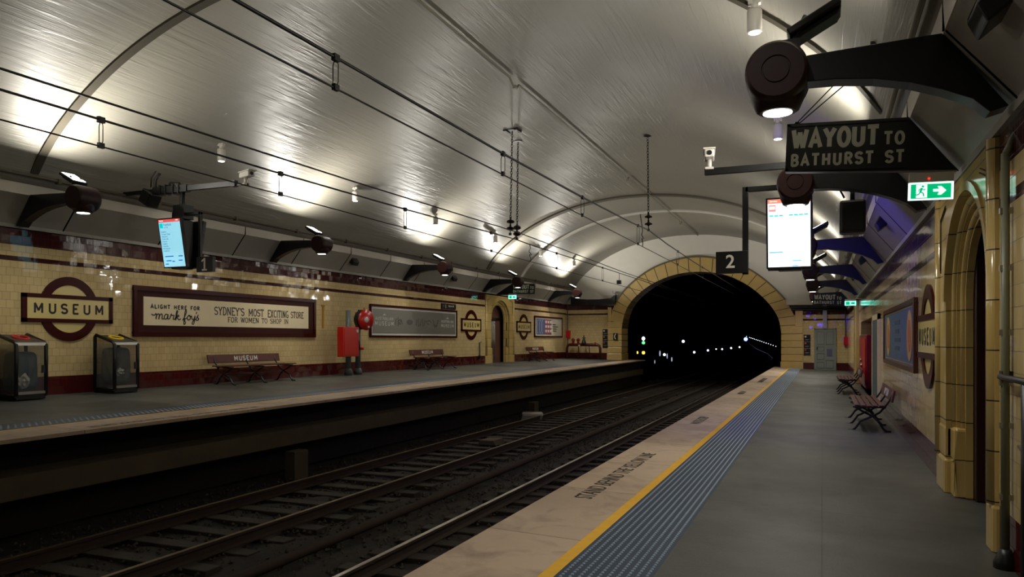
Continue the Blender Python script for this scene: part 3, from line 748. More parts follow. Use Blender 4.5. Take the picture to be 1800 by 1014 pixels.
dr = mb.build('door_leaf', mat('dark_door_timber', (46, 16, 12), .4), pr, bevel=.008)
mb = MB(); mb.box(-.2, .1, 1.25, 1.72, -.31, -.305); nb = mb.build('notice', M_black, pr); lettering('NO ENTRY', .05, M_white, nb, T(-.05, 1.62, -.303), ext=.001)
mb = MB()
for z in (1.52, 1.48, 1.44, 1.36, 1.32): mb.box(-.15, .05, z, z+.012, -.305, -.303)
mb.build('text_line', M_white, nb)
pl_ = portal('station_doorway', 'arched yellow glazed doorway with a metal gate in the far left wall', FL(32.68, ZL), 1.7, 1.08, M_fai)
g = MB(); g.box(-.9, .9, 0, 2.85, -.40, -.36); g.build('back_panel', mat('dim_brown_door', (96, 62, 48), .5), pl_)
mb = MB()
for k in range(7): mb.cyl((-.62+k*.115, .03, -.3), (-.62+k*.115, 1.95, -.3), .016, 6)
for z in (.06, .35, 1.9, 2.05): mb.cyl((-.64, z, -.3), (.1, z, -.3), .016, 6)
mb.build('gate', M_alu, pl_)
mb = MB(); mb.box(-.74, .74, 2.0, 2.12, -.42, -.32); mb.box(-.74, .0, 2.12, 2.2, -.4, -.38); mb.build('transom', M_dark, pl_)
# dark recess with red fire cabinet and grey door on the right wall
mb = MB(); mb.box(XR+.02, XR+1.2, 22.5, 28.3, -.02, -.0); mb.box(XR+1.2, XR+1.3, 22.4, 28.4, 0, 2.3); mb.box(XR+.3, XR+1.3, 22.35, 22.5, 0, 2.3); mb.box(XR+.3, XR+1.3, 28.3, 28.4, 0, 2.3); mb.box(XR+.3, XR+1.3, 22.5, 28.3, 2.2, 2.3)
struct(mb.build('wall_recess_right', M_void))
r = thing('fire_hose_cabinet', 'tall glossy red fire cabinet in the dark recess of the right wall', 'cabinet', loc=(XR, 26.2, 0))
mb = MB(); mb.box(-.05, .4, -1.8, 1.9, .15, 1.75); mb.build('body', M_redd, r, bevel=.03)
mb = MB(); mb.box(-.07, -.05, -1.7, .0, .25, 1.65); mb.box(-.07, -.05, .08, 1.8, .25, 1.65); mb.build('door', M_redp, r, bevel=.01)
mb = MB(); mb.cyl((-.12, -.15, .8), (-.07, -.15, .8), .06, 10); mb.cyl((-.12, .25, .95), (-.07, .25, .95), .05, 10); mb.build('valve', M_alu, r)
for y in (-1.6, 1.7):
    mb = MB(); mb.cyl((.15, y, .0), (.15, y, .16), .04, 8); mb.build('leg', M_redd, r)
r = thing('door_2', 'grey steel door in the right wall beside the red cabinet', 'door', loc=(XR, 20.15, 0)); r['kind'] = 'structure'
mb = MB(); mb.box(-.05, .02, -.95, 1.0, .01, 2.07); mb.build('door_leaf', mat('blue_grey_door', (84, 98, 100), .45), r, bevel=.01)
mb = MB(); mb.box(-.06, .02, -1.12, -.95, 0, 2.2); mb.box(-.06, .02, 1.0, 1.1, 0, 2.2); mb.box(-.06, .02, -1.12, 1.1, 2.07, 2.2); mb.build('door_frame', M_creamp, r)
r = thing('wall_pilaster', 'slim yellow glazed pilaster on the right wall past the recess', 'pilaster', loc=(XR, 31.3, 0)); r['kind'] = 'structure'
mb = MB(); mb.box(-.12, .02, -1.3, .0, 0, 3.1); mb.build('shaft', M_vous, r, bevel=.03)

# end door (grey, panelled)
r = thing('door_1', 'pale grey panelled door in the end wall with a paper notice', 'door', M=FE(.15, 0)); r['kind'] = 'structure'
mb = MB(); mb.box(-.47, .47, 0, 2.14, 0, .05)
mb.build('door_leaf', M_greyd, r)
mb = MB()
for (a, b, c, d) in ((-.4, -.04, 1.35, 2.03), (.04, .4, 1.35, 2.03), (-.4, -.04, 1.0, 1.25), (-.4, -.04, .55, .9), (-.4, -.04, .12, .45), (.04, .4, .12, .55)):
    for q in ((a, b, c, c+.02), (a, b, d-.02, d), (a, a+.02, c, d), (b-.02, b, c, d)): mb.box(q[0], q[1], q[2], q[3], .045, .065)
mb.build('panel_moulding', mat('grey_door_shadowline', (96, 102, 98), .5), r)
mb = MB(); mb.box(-.53, -.47, 0, 2.2, 0, .08); mb.box(.47, .53, 0, 2.2, 0, .08); mb.box(-.53, .53, 2.14, 2.2, 0, .08); mb.build('door_frame', M_greyd, r)
mb = MB(); mb.box(.08, .34, .75, 1.12, .06, .066); mb.build('notice', mat('notice_blue', (96, 92, 120), .5), r)
mb = MB(); mb.box(-.41, -.36, 1.08, 1.22, .05, .1); mb.build('door_handle', M_dark, r)

# ------------------------------------------------------------------ lamps on brackets
M_face = mat('lit_flood_glass', (255, 255, 255), .3, emit=(255, 250, 238), es=9)
M_bot = mat('lit_downlight_glass', (255, 255, 255), .3, emit=(255, 252, 245), es=7)
def area(name, parent, M, size, power, color=(1, .96, .88), spread=180, sizey=None):
    l = bpy.data.lights.new(name, 'AREA'); l.energy = power; l.color = color; l.shape = 'RECTANGLE' if sizey else 'DISK'; l.size = size
    if sizey: l.size_y = sizey
    l.spread = R(spread)
    o = bpy.data.objects.new(name, l); COL.objects.link(o); o.parent = parent; o.matrix_local = M
    return o
def bracket_lamp(y, side, label, power=1.0, flood=True):
    """local frame: origin on the wall foot of the bracket; +X towards the track"""
    s = 1 if side == 'L' else -1
    zb = 3.17+(.563 if side == 'L' else 0)
    base = Matrix(((s, 0, 0, XL+.04 if side == 'L' else XR-.04), (0, 1, 0, y), (0, 0, 1, zb), (0, 0, 0, 1)))
    if s < 0: base = T(XR-.04, y, zb) @ RZ(180)
    g = tag(bpy.data.objects.new('platform_lamp', None), label, 'lamp', 'bracket lamps on both platforms'); COL.objects.link(g); g.matrix_world = base
    tilt = -.02 if side == 'L' else .02
    top = [(.02, .0), (.42, .54)]
    arm_top = [(.42, .54), (1.35, .50)]
    low = [(.0+.02, 0), (.22, .10), (.45, .21), (.7, .30), (1.0, .36), (1.35, .38)]
    poly = [(.03, .0), (.42, .545), (.9, .53), (1.4, .51), (1.4, .325), (1.1, .315), (.85, .285), (.62, .23), (.42, .155), (.24, .07), (.14, -.03)]
    mb = MB(); mb.prism(poly, -.09, .09, 'y'); mb.build('arm', M_arm, g, bevel=.006)
    mb = MB(); rad = .225; L = .22; cx = 1.69 if side == 'L' else 1.50; cz = .40
    prof = [(.0001, -L), (rad*.40, -L), (rad*.41, -L+.008), (rad*.45, -L+.008), (rad*.46, -L), (rad*.86, -L), (rad*.94, -L+.015), (rad*.985, -L+.04), (rad, -L+.08), (rad, L-.08), (rad*.985, L-.04), (rad*.94, L-.015), (rad*.86, L), (.0001, L)]
    mb.lathe(prof, 48, T(cx, 0, cz) @ RX(90)); mb.lathe([(.13, -rad-.035), (.155, -rad-.02), (.19, -rad+.06), (.2, -.08)], 32, T(cx, 0, cz))
    dm = mb.build('drum', M_lampb, g); es_ = dm.modifiers.new('es', 'EDGE_SPLIT'); es_.split_angle = R(38)
    mb = MB(); mb.cyl((cx, 0, cz-rad-.032), (cx, 0, cz-rad-.04), .105, 24); mb.build('downlight_lens', M_bot, g)
    area('downlight_beam', g, T(cx, 0, cz-rad-.06), .2, P_DOWN*power, spread=150)
    # flood on a yoke
    if flood:
        F = T(cx-.24, .0, cz+.40) @ RY(28)
        mb = MB(); mb.tube([(cx-.1, -.1, cz+.15), (cx-.14, -.1, cz+.28), (cx-.2, -.1, cz+.40)], .02, 8); mb.tube([(cx-.1, .1, cz+.15), (cx-.14, .1, cz+.28), (cx-.2, .1, cz+.40)], .02, 8); mb.box(cx-.16, cx-.02, -.12, .12, cz+.15, cz+.24); mb.build('yoke', M_dark, g)
        mb = MB(); mb.box(-.2, .2, -.15, .15, -.055, .0, M=None)
        mb.prism([(-.2, -.055), (.2, -.055), (.15, -.09), (-.15, -.09)], -.1, .1, 'y'); fo = mb.build('flood_head', M_dark, g, F, bevel=.012)
        mb = MB(); mb.box(-.17, .17, -.12, .12, .0, .006); mb.build('flood_glass', M_face, fo)
        area('flood_beam', fo, T(0, 0, .03) @ RX(180), .34, P_UP*power, spread=178, sizey=.24)
    return g
for y, lab in ((2.6, 'maroon drum lamp on black bracket, left platform, before the first station roundel'),
               (9.65, 'maroon drum lamp on black bracket above the large left MUSEUM roundel'),
               (16.65, 'maroon drum lamp on black bracket above the store advertisement on the left wall'),
               (23.73, 'maroon drum lamp on black bracket above the silver museum advertisement'),
               (30.63, 'maroon drum lamp just in front of the arched gate on the left wall'),
               (39.29, 'farthest left drum lamp, near the dark ledge of the end wall')):
    bracket_lamp(y, 'L', lab, 1.5 if y > 38 else 1)
for y, lab in ((-1.0, 'maroon drum lamp on black bracket behind the viewer on the right'),
               (6.04, 'large nearest drum lamp with black flood head, top right'),
               (10.3, 'maroon drum lamp just above the platform 2 screen'),
               (17.12, 'drum lamp half hidden right of the platform 2 screen, blue-lit bracket'),
               (23.25, 'reddish drum lamp below the corner of the platform 2 screen'),
               (29.02, 'small dark drum lamp above the far WAYOUT sign on the right'),
               (36.5, 'farthest right drum lamp, behind the far WAYOUT sign')):
    bracket_lamp(y, 'R', lab, 2.0 if y > 36 else .8)

# ceiling can lights
def can(p, label, pw=1.0):
    g = thing('ceiling_downlight', label, 'lamp', loc=p, group='white can lights under the vault')
    mb = MB(); mb.cyl((0, 0, .12), (0, 0, -.02), .045, 10); mb.box(-.07, .07, -.04, .04, .06, .12); mb.build('mount', M_wpl, g)
    mb = MB(); mb.lathe([(.075, 0), (.085, -.02), (.085, -.26), (.07, -.27)], 20); mb.build('can', M_wpl, g)
    mb = MB(); mb.cyl((0, 0, -.272), (0, 0, -.276), .066, 16); mb.build('lens', M_bot, g)
    area('can_beam', g, T(0, 0, -.3), .12, P_CAN*pw, spread=110)
names = ['nearest', 'second', 'third', 'fourth', 'fifth', 'sixth', 'added seventh', 'farthest']
for x, ys, side in ((-12.2, (12.95, 18.1, 22.9, 28.0, 33.3, 38.5), 'left'), (-.73, (4.3, 9.25, 14.32, 19.4, 24.5, 29.6, 34.7, 39.7), 'right')):  # last two right cans extend the row, added to brighten the end wall
    for k, y in enumerate(ys):
        can((x, y, vault_z(x)-.14), '%s white can light hanging from the vault above the %s platform' % (names[k], side), 2.0 if y > 34 else 1.0)

# ------------------------------------------------------------------ overhead wires
def wire(name, label, x, yz, r):
    mb = MB(); mb.tube([(x, y, z) for y, z in yz], r, 6); return tag(mb.build(name, M_wire), label, 'wire')
msgR = [(-3, 4.32), (4.7, 4.29), (6.0, 4.295), (10.1, 4.31), (14.07, 4.36), (18.3, 4.46), (20.2, 4.54), (22.7, 4.47), (27.9, 4.42), (42, 4.4), (60, 4.4)]
conR = [(-3, 4.0), (6, 4.0), (20, 4.01), (60, 4.02)]
msgL = [(-3, 4.13), (5, 4.10), (9.3, 4.12), (13, 4.17), (17, 4.25), (18.8, 4.29), (20.3, 4.27), (28.4, 4.3), (60, 4.3)]
conL = [(-3, 3.8), (20, 3.8), (60, 3.82)]
feeL = [(-3, 4.24), (5, 4.24), (11, 4.30), (18.5, 4.42), (30, 4.32), (60, 4.3)]
wire('catenary_wire', 'thick upper wire over the near track, top wire of the right pair', -4.3, msgR, .017)
wire('contact_wire', 'lower contact wire over the near track, right pair', -4.3, conR, .010)
wire('catenary_wire', 'middle black wire of the three over the far track', -7.6, msgL, .014)
wire('contact_wire', 'lowest and thinnest wire of the three over the far track', -7.6, conL, .009)
wire('feeder_wire', 'topmost black wire of the three over the far track', -7.4, feeL, .013)
def interp(yz, y):
    for a, b in zip(yz[:-1], yz[1:]):
        if a[0] <= y <= b[0]: return a[1]+(b[1]-a[1])*(y-a[0])/(b[0]-a[0])
def dropper(x, y, up, lo, label):
    z1, z0 = interp(up, y), interp(lo, y); mb = MB(); n = 10; d = .03
    for s in (-1, 1):
        mb.tube([(x+s*.01, y, z1-.02), (x+s*d, y, z1-.07), (x+s*d, y, (z0+z1)/2), (x+s*d, y, z0+.06), (x+s*.01, y, z0+.02)], .0055, 5)
    mb.box(x-.022, x+.022, y-.04, y+.04, z1-.035, z1+.03); mb.box(x-.02, x+.02, y-.035, y+.035, z0-.02, z0+.04)
    tag(mb.build('wire_dropper', M_wire), label, 'wire clamp', 'looped hangers between the overhead wires')
for y, w_ in ((6.05, 'nearest'), (10.15, 'second'), (14.1, 'third'), (18.9, 'fourth'), (24.6, 'fifth'), (30, 'farthest')):
    dropper(-4.3, y, msgR, conR, '%s looped hanger joining the two wires over the near track' % w_)
for y, w_ in ((6.2, 'nearest'), (9.29, 'second'), (13.0, 'third'), (17.2, 'fourth'), (22.2, 'fifth'), (27.5, 'farthest')):
    dropper(-7.6, y, msgL, conL, '%s looped hanger joining the wires over the far track' % w_)
for x, y, up, lo, lab in ((-4.3, 19.4, msgR, conR, 'kinked jumper cable by the right chain'), (-7.6, 19.9, msgL, conL, 'kinked jumper cable by the left chains')):
    z1, z0 = interp(up, y), interp(lo, y); mb = MB()
    P = [(x, y-.25, z1+.3), (x, y-.05, z1+.02), (x, y+.02, z1-.1), (x, y-.1, z1-.2), (x, y+.12, z1-.28), (x, y-.06, (z1+z0)/2-.05), (x, y+.05, z0+.08), (x, y, z0)]
    if 'left' in lab: P = P[1:]
    mb.tube(P, .012, 6); tag(mb.build('jumper_cable', M_wire), lab+', linking upper and lower wire', 'cable')
mb = MB(); mb.box(-7.68, -7.52, 29.9, 30.05, 3.85, 4.0); mb.cyl((-7.6, 30, 4.0), (-7.6, 30, 4.3), .01, 5); tag(mb.build('wire_weight', M_dark), 'small black box hanging on the far track wires before the end wall', 'box')

def chain_set(top, bot, label, plate=True):
    top = Vector(top); bot = Vector(bot)
    g = thing('chain_hanger', label, 'chain', loc=top, group='insulator chains from the vault'); d = bot-top; L = d.length; u = d.normalized()
    mb = MB(); 
    if plate: mb.box(-.22, .22, -.16, .16, -.02, .06); mb.box(-.2, -.12, -.18, .18, -.05, 0); mb.box(.12, .2, -.18, .18, -.05, 0)
    else: mb.cyl((0, 0, -.02), (0, 0, .05), .12, 12)
    mb.build('ceiling_plate', M_dark, g)
    mb = MB(); n = int((L-.5)/.082)
    e1 = u.orthogonal().normalized(); e2 = u.cross(e1)
    for k in range(n):
        c = u*(.04+.082*k+.05); a = e1 if k % 2 else e2; P = []
        for t in range(8):
            q = 2*PI*t/8; P.append(c+u*math.cos(q)*.055+a*math.sin(q)*.026)
        mb.tube(P, .0085, 4, closed=True)
    mb.build('chain', M_wire, g)
    Rm = u.to_track_quat('Z', 'Y').to_matrix().to_4x4()
    for k in range(2):
        mb = MB(); b0 = L-.5+k*.2
        mb.lathe([(.012, b0), (.025, b0+.03), (.03, b0+.09), (.10, b0+.13), (.105, b0+.145), (.04, b0+.16), (.012, b0+.2)], 16, Rm); mb.build('insulator', mat('brown_insulator', (30, 22, 18), .2), g)
    mb = MB(); mb.tube([u*(L-.12), u*L], .012, 6); mb.box(-.03, .03, -.03, .03, -.03, .03, M=T(*(u*L))); mb.build('clamp', M_wire, g)
chain_set((-7.9, 19.3, vault_z(-7.9)), (-7.6, 18.43, 4.38), 'left chain of the hanging pair, fixed to a dark ceiling plate')
chain_set((-8.15, 20.35, vault_z(-8.15)), (-7.6, 18.9, 4.32), 'right chain of the hanging pair above the far track', False)
chain_set((-4.4, 20.5, vault_z(-4.4)), (-4.3, 20.14, 4.54), 'single chain with insulators hanging over the near track', False)
# ceiling conduit with fittings
mb = MB(); pz = lambda y: vault_z(-6.33)-.05
def jog(y): return [(-6.33, y-.3, 7.35), (-6.33, y-.12, 7.24), (-6.33, y+.1, 7.22), (-6.33, y+.25, 7.34)]
pts = [(-6.33, Y0+.5, 7.35)]+jog(15.6)+jog(26.1)+jog(37)+[(-6.33, YE-.1, 7.35)]
mb.tube(pts, .026, 8)
for y in (15.6, 26.1, 37): mb.cyl((-6.33, y, 7.18), (-6.33, y, 7.26), .05, 10)
tag(mb.build('ceiling_conduit', mat('painted_conduit', (120, 114, 100), .4)), 'long thin conduit running along the crown of the vault', 'pipe')

# ------------------------------------------------------------------ speakers on the haunches
def wedge(side, y, label, size=1.0, boxy=False):
    s = 1 if side == 'L' else -1
    zb = .563 if side == 'L' else 0
    x = (XL if side == 'L' else XR)+s*.28
    M = T(x, y, 3.47+zb) @ (RZ(0) if s > 0 else RZ(180)) @ RY(90+39-180+90)
    g = thing('wall_speaker', label, 'speaker', M=M, group='dark speakers on the sloping panels')
    h = .16*size
    mb = MB(); mb.prism([(-.14, -.02), (.14, -.02), (.11, .11), (-.05, .17), (-.14, .05)], -h, h, 'y'); mb.build('housing', M_dark, g, bevel=.015)
    mb = MB(); mb.prism([(.105, .112), (-.045, .172), (-.045, .176), (.105, .116)], -h*.8, h*.8, 'y'); mb.build('grille', M_lampb, g)
for y, l in ((20.2, 'dark wedge speaker on the sloping panel, left, above the fire cabinet'), (27.2, 'dark wedge speaker on the sloping panel left of the arched gate')): wedge('L', y, l)
for y, l in ((5.05, 'dark box speaker on the sloping panel in the top right corner'), (13.7, 'dark wedge speaker on the sloping panel right of the exit sign bracket'), (19.8, 'second dark wedge speaker along the right sloping panel'), (25.1, 'farthest dark wedge speaker on the right sloping panel')): wedge('R', y, l)

# ------------------------------------------------------------------ platform indicator screens
M_scr1 = mat('lit_screen_cyan', (190, 235, 245), .3, emit=(150, 222, 245), es=.85)
M_scr2 = mat('lit_screen_white', (255, 255, 255), .3, emit=(236, 244, 255), es=1.15)
M_scrb = mat('lit_screen_blue', (60, 60, 255), .3, emit=(80, 55, 255), es=26)
M_shead = mat('screen_red_bar', (230, 90, 80), .3, emit=(235, 90, 90), es=.8)
M_shead2 = mat('screen_red_bar_bright', (255, 120, 90), .3, emit=(255, 130, 110), es=1.2)
M_stext = mat('screen_dark_text', (40, 90, 130), .4, emit=(40, 100, 150), es=.5)
M_steal = mat('screen_teal', (0, 190, 190), .4, emit=(0, 200, 200), es=1)
M_swh = mat('screen_white_text', (255, 255, 255), .4, emit=(255, 240, 235), es=1.6)
M_spink = mat('screen_pink_text', (250, 150, 150), .4, emit=(250, 140, 140), es=1.2)
def screen(which, label, loc, W=.60, H=.98):
    g = thing('departure_screen', label, 'screen', M=T(*loc) @ RY(0))
    mb = MB(); mb.box(-.16, .16, .1, .38, -.5, .48); mb.build('body', M_dark, g, bevel=.02)
    for k, a in ((0, 10), (1, -10)):
        F = (T(0, -.02, 0) @ RX(90+a)) if k == 0 else (T(0, .5, 0) @ RZ(180) @ RX(100))
        mb = MB(); mb.box(-W/2, W/2, -H/2, H/2, -.08, 0); pn = mb.build('panel', M_dark, g, F, bevel=.008)
        bz = .025
        mb = MB(); mb.box(-W/2+bz, W/2-bz, -H/2+bz, H/2-bz, 0, .003)
        if k == 1: mb.build('display', M_scrb if which == 2 else mat('dim_screen_cyan', (60, 80, 84), .3, emit=(70, 100, 110), es=.15), pn); 
        else:
            mb.build('display', M_scr1 if which == 1 else M_scr2, pn)
            mb = MB(); mb.box(-W/2+bz, W/2-bz, H/2-bz-.055, H/2-bz, .003, .005); mb.build('title_bar', M_shead if which == 1 else M_shead2, pn)
            lettering('Service', .035, M_swh, pn, T(-W/2+.1, H/2-.05, .006), ext=.0005); lettering('12:00', .03, M_swh, pn, T(W/2-.1, H/2-.05, .006), ext=.0005)
            if which == 1:
                mb = MB(); mb.box(-W/2+.04, -W/2+.13, H/2-.19, H/2-.1, .003, .005); mb.build('line_badge', M_steal, pn)
                lettering('Fairfield', .062, M_stext, pn, T(-W/2+.15, H/2-.13, .005), ext=.0005, align='LEFT'); lettering('via City', .036, M_stext, pn, T(-W/2+.15, H/2-.18, .005), ext=.0005, align='LEFT')
                for i, t in enumerate(('St James', 'Circular Quay', 'Wynyard', 'Town Hall', 'Central', 'Redfern', 'Granville', 'Merrylands', 'Guildford')):
                    lettering(t, .040, M_stext, pn, T(-W/2+.06, H/2-.265-i*.047, .005), ext=.0005, align='LEFT')
                mb = MB()
                for a0, a1, z in ((-.22, .0, -.27), (.13, .24, -.27), (-.2, -.07, -.355), (-.05, .02, -.37), (.12, .22, -.355), (-.23, -.15, -.42)): mb.box(a0, a1, z, z+.02, .003, .005)
                mb.build('text_row', mat('screen_blue_text', (30, 110, 200), .4, emit=(30, 110, 200), es=.8), pn)
            else:
                mb = MB(); mb.box(-W/2+.04, -W/2+.13, H/2-.19, H/2-.1, .003, .005); mb.build('line_badge', M_spink, pn)
                mb = MB(); mb.box(-W/2+.05, -W/2+.12, H/2-.16, H/2-.12, .005, .006); mb.build('badge_centre', M_swh, pn)
                lettering('City Circle', .045, mat('screen_faint', (200, 220, 220), .5, emit=(170, 200, 205), es=1.2), pn, T(-W/2+.17, H/2-.12, .005), ext=.0005, align='LEFT')
                mb = MB()
                for i in range(8):
                    if i == 3: continue
                    mb.box(-W/2+.045+i*.064, -W/2+.097+i*.064, H/2-.255, H/2-.24, .003, .005)
                mb.build('car_row', M_steal, pn)
                mb = MB(); mb.box(-.26, -.08, -.27, -.25, .003, .005); mb.box(.04, .16, -.39, -.375, .003, .005); mb.box(.04, .12, -.46, -.445, .003, .005); mb.build('text_row', mat('screen_pale_text', (120, 170, 190), .5, emit=(110, 170, 190), es=1.1), pn)
    # post, side hanger and number plate
    sgn = 1 if which == 1 else -1
    mb = MB()
    if which == 1:
        mb.box(.47, .53, .18, .24, -.52, .62); mb.box(-.05, .53, .18, .24, .56, .62)
    else:
        mb.box(-.62, -.54, .0, .06, -.55, .68); mb.box(-.58, .0, .0, .06, .61, .68)
    mb.build('hanger', M_dark, g, bevel=.004)
    mb = MB()
    if which == 1: mb.box(.47, .88, .14, .22, -.58, -.28); NP = (.68, .135, -.43)
    else: mb.box(-.98, -.54, -.03, .05, -.53, -.22); NP = (-.78, -.035, -.375)
    pn = mb.build('number_plate', M_black, g, bevel=.004)
    if which == 1:
        mb = MB(); ribbon(mb, [(-.07, .06), (-.01, .10), (0, .11)], .03); ribbon(mb, [(0, .115), (0, -.1)], .04); ribbon(mb, [(-.06, -.11), (.06, -.11)], .03)
        mb.build('lettering', M_white, pn, Matrix(((1, 0, 0, NP[0]), (0, 0, -1, NP[1]+.004), (0, 1, 0, NP[2]), (0, 0, 0, 1))), fix=False)
    else: lettering('2', .26 if which == 2 else .28, M_white, pn, Matrix(((1, 0, 0, NP[0]), (0, 0, -1, NP[1]), (0, 1, 0, NP[2]), (0, 0, 0, 1))), bold=.004)
    return g
s1 = screen(1, 'tilted cyan train departure screen with number 1 plate, left platform', (-11.88, 11.3, 3.51))
mb = MB(); mb.cyl((0, .25, .45), (0, .25, 1.12), .055, 12); mb.box(-.12, .16, .12, .38, .5, .78); mb.tube([(-.02, .25, 1.1), (-.12, .25, 1.2), (-.3, .25, 1.22)], .07, 10)
mb.box(-.75, .15, .19, .31, 1.05, 1.19); mb.box(.1, 1.33, .21, .29, 1.07, 1.17); mb.box(1.28, 1.37, .2, .3, 1.06, 1.18); mb.box(1.37, 1.66, .23, .27, 1.07, 1.1)
for x in (-.55, -.4, -.2, -.05): mb.box(x-.02, x+.02, .17, .33, 1.02, 1.22)
mb.box(-1.75, -.75, .21, .29, 1.08, 1.16)
mb.build('support_arm', M_dark, s1)
s2 = screen(2, 'bright white train departure screen with number 2 plate, right platform', (-.42, 11.1, 3.07))
mb = MB(); mb.cyl((.0, .25, .45), (0, .25, 1.0), .05, 12); mb.box(-1.17, 1.25, .2, .28, .94, 1.03); mb.build('support_arm', M_dark, s2)

# cctv cameras
def cctv(M, label):
    g = thing('security_camera', label, 'camera', M=M)
    mb = MB(); mb.cyl((0, 0, -.1), (0, 0, .02), .035, 10); mb.box(-.06, .06, -.05, .05, -.12, -.09); mb.build('mount', M_wpl, g)
    mb = MB(); mb.box(-.07, .07, -.22, .14, .02, .13); mb.build('body', M_wpl, g, bevel=.02)
    mb = MB(); mb.box(-.085, .085, -.27, .15, .125, .14); mb.build('sun_shield', M_wpl, g)
    mb = MB(); mb.cyl((0, -.222, .075), (0, -.23, .075), .035, 12); mb.build('lens', M_black, g)
cctv(T(-10.28, 11.55, 4.70) @ RZ(70), 'white security camera at the end of the arm over screen 1')
cctv(T(-1.52, 11.3, 4.2) @ RZ(8), 'white security camera on the black arm left of the WAYOUT sign')
cctv(T(-11.0, YE-.35, 4.25) @ RZ(200), 'small white camera on the end wall, left of the tunnel mouth')

# hanging loudspeaker boxes on the screen arms
def boxspk(M, label, W, H):
    g = thing('hanging_speaker', label, 'speaker', M=M)
    mb = MB(); mb.box(-W/2, W/2, -.14, .14, -H/2, H/2); mb.build('cabinet', M_dark, g, bevel=.03)
    mb = MB(); mb.tube([(0, 0, H/2), (0, 0, H/2+.12), (-.06, 0, H/2+.24), (-.02, 0, H/2+.4)], .03, 8); mb.tube([(-.14, 0, H/2+.4), (-.18, 0, H/2+.22), (-.1, 0, H/2+.05)], .014, 6); mb.build('mounting', M_dark, g)
    mb = MB(); mb.box(-W*.38, W*.38, -.15, -.139, -H*.4, H*.4); mb.build('grille', M_black, g)
boxspk(T(-12.75, 11.55, 4.5) @ RY(30), 'black tilted box speaker left of the arm over screen 1', .3, .3)
boxspk(T(.38, 11.2, 3.25), 'black box speaker hanging right of the platform 2 screen', .32, .44)

# ------------------------------------------------------------------ way out signs and exit lights
def wayout(M, label, W=1.08, H=.47, taper=.42, dark=True, mirror=False):
    g = thing('way_out_sign', label, 'sign', M=M)
    s = -1 if mirror else 1
    mb = MB(); mb.prism([(-s*W/2, -H/2), (s*(W/2+taper), -H/2-.04), (s*(W/2), H/2), (-s*W/2, H/2)], -.05, .05, 'z'); mb.build('board', M_black, g, bevel=.004)
    mb = MB()
    for q in ((-W/2, W/2, H/2-.03, H/2), (-W/2, W/2, -H/2, -H/2+.03), (-W/2, -W/2+.03, -H/2, H/2)): 
        x0, x1 = sorted((s*q[0], s*q[1])); mb.box(x0, x1, q[2], q[3], .048, .062)
    mb.build('frame', M_dark, g)
    mt = mat('sign_letter_white', (190, 190, 175), .5)
    sans_text('WAYOUT', .21, .77, mt, g, T(-.10, .085, .048), w=.2, gap=.15)
    sans_text('TO', .135, .17, mt, g, T(.42, .05, .048), w=.2, gap=.22)
    sans_text('BATHURST ST', .13, 1.0, mt, g, T(.01, -.125, .048), w=.2, gap=.24)
    return g
wayout(FE(.21, 3.48, 8.05) @ RZ(-2.6), 'large near black WAYOUT TO BATHURST ST sign, top right')
g = thing('exit_sign', 'green lit running man exit sign with arrow below the near WAYOUT sign', 'sign', M=FE(.93, 2.985, 7.95) @ RZ(-1.5))
M_exg = mat('exit_green', (0, 170, 110), .3, emit=(0, 175, 110), es=1.1); M_exw = mat('exit_white', (230, 255, 250), .3, emit=(225, 255, 245), es=1.6)
mb = MB(); mb.box(-.18, .18, .07, .155, -.04, .04); mb.build('housing', M_wpl, g)
mb = MB(); mb.box(-.185, .185, -.09, .07, -.012, .012); mb.build('diffuser', M_exw, g)
mb = MB(); mb.box(-.165, .165, -.078, .055, .012, .016); mb.build('green_panel', M_exg, g)
mb = MB(); mb.box(-.12, -.03, -.07, .05, .016, .019); mb.build('doorway_symbol', M_exw, g)
mb = MB(); mb.prism([(.02, -.018), (.07, -.018), (.055, -.048), (.085, -.048), (.125, 0-.01), (.085, .03), (.055, .03), (.07, .005), (.02, .005)], .016, .019, 'z'); mb.build('arrow', M_exw, g)
mb = MB(); ribbon(mb, [(-.075, .018), (-.085, -.018)], .02, .019, .021); ribbon(mb, [(-.085, -.018), (-.062, -.03), (-.058, -.058)], .011, .019, .021); ribbon(mb, [(-.085, -.018), (-.1, -.04), (-.128, -.045)], .011, .019, .021)
ribbon(mb, [(-.075, .015), (-.055, .0), (-.045, .01)], .008, .019, .021); ribbon(mb, [(-.075, .015), (-.097, .005), (-.1, -.012)], .008, .019, .021); mb.lathe([(.011, .019), (.011, .021)], 12, T(-.066, .033, 0)); mb.build('running_figure', M_exg, g)
mb = MB(); mb.cyl((-.02, .1, .04), (-.02, .1, .044), .008, 8); mb.build('indicator', mat('red_led', (255, 40, 20), .3, emit=(255, 30, 15), es=6), g)
wayout(FE(-12.62, 3.93, 32.2) @ RZ(-2), 'black WAYOUT TO BATHURST ST sign over the left arched gate', 1.08, .47, .8, mirror=True)
wayout(FE(.2, 3.2, 32.5) @ RZ(-2), 'small far WAYOUT TO BATHURST ST sign on the right', 1.08, .45, .47)
def exit_small(M, label):
    g = thing('exit_sign', label, 'sign', M=M)
    mb = MB(); mb.box(-.18, .18, .07, .14, -.04, .04); mb.build('housing', M_wpl, g)
    mb = MB(); mb.box(-.185, .185, -.09, .07, -.02, .02); mb.build('diffuser', mat('exit_cyan', (150, 255, 240), .3, emit=(140, 250, 235), es=2.2), g)
    mb = MB(); mb.box(*((-.93, .0) if M.translation.x < -5 else (.0, .27)), .1, .13, -.015, .015); mb.build('stem', M_dark, g)
    mb = MB(); mb.box(-.15, -.02, -.07, .05, .02, .024); mb.box(.02, .15, -.05, .03, .02, .024); mb.build('symbol', M_exg, g)
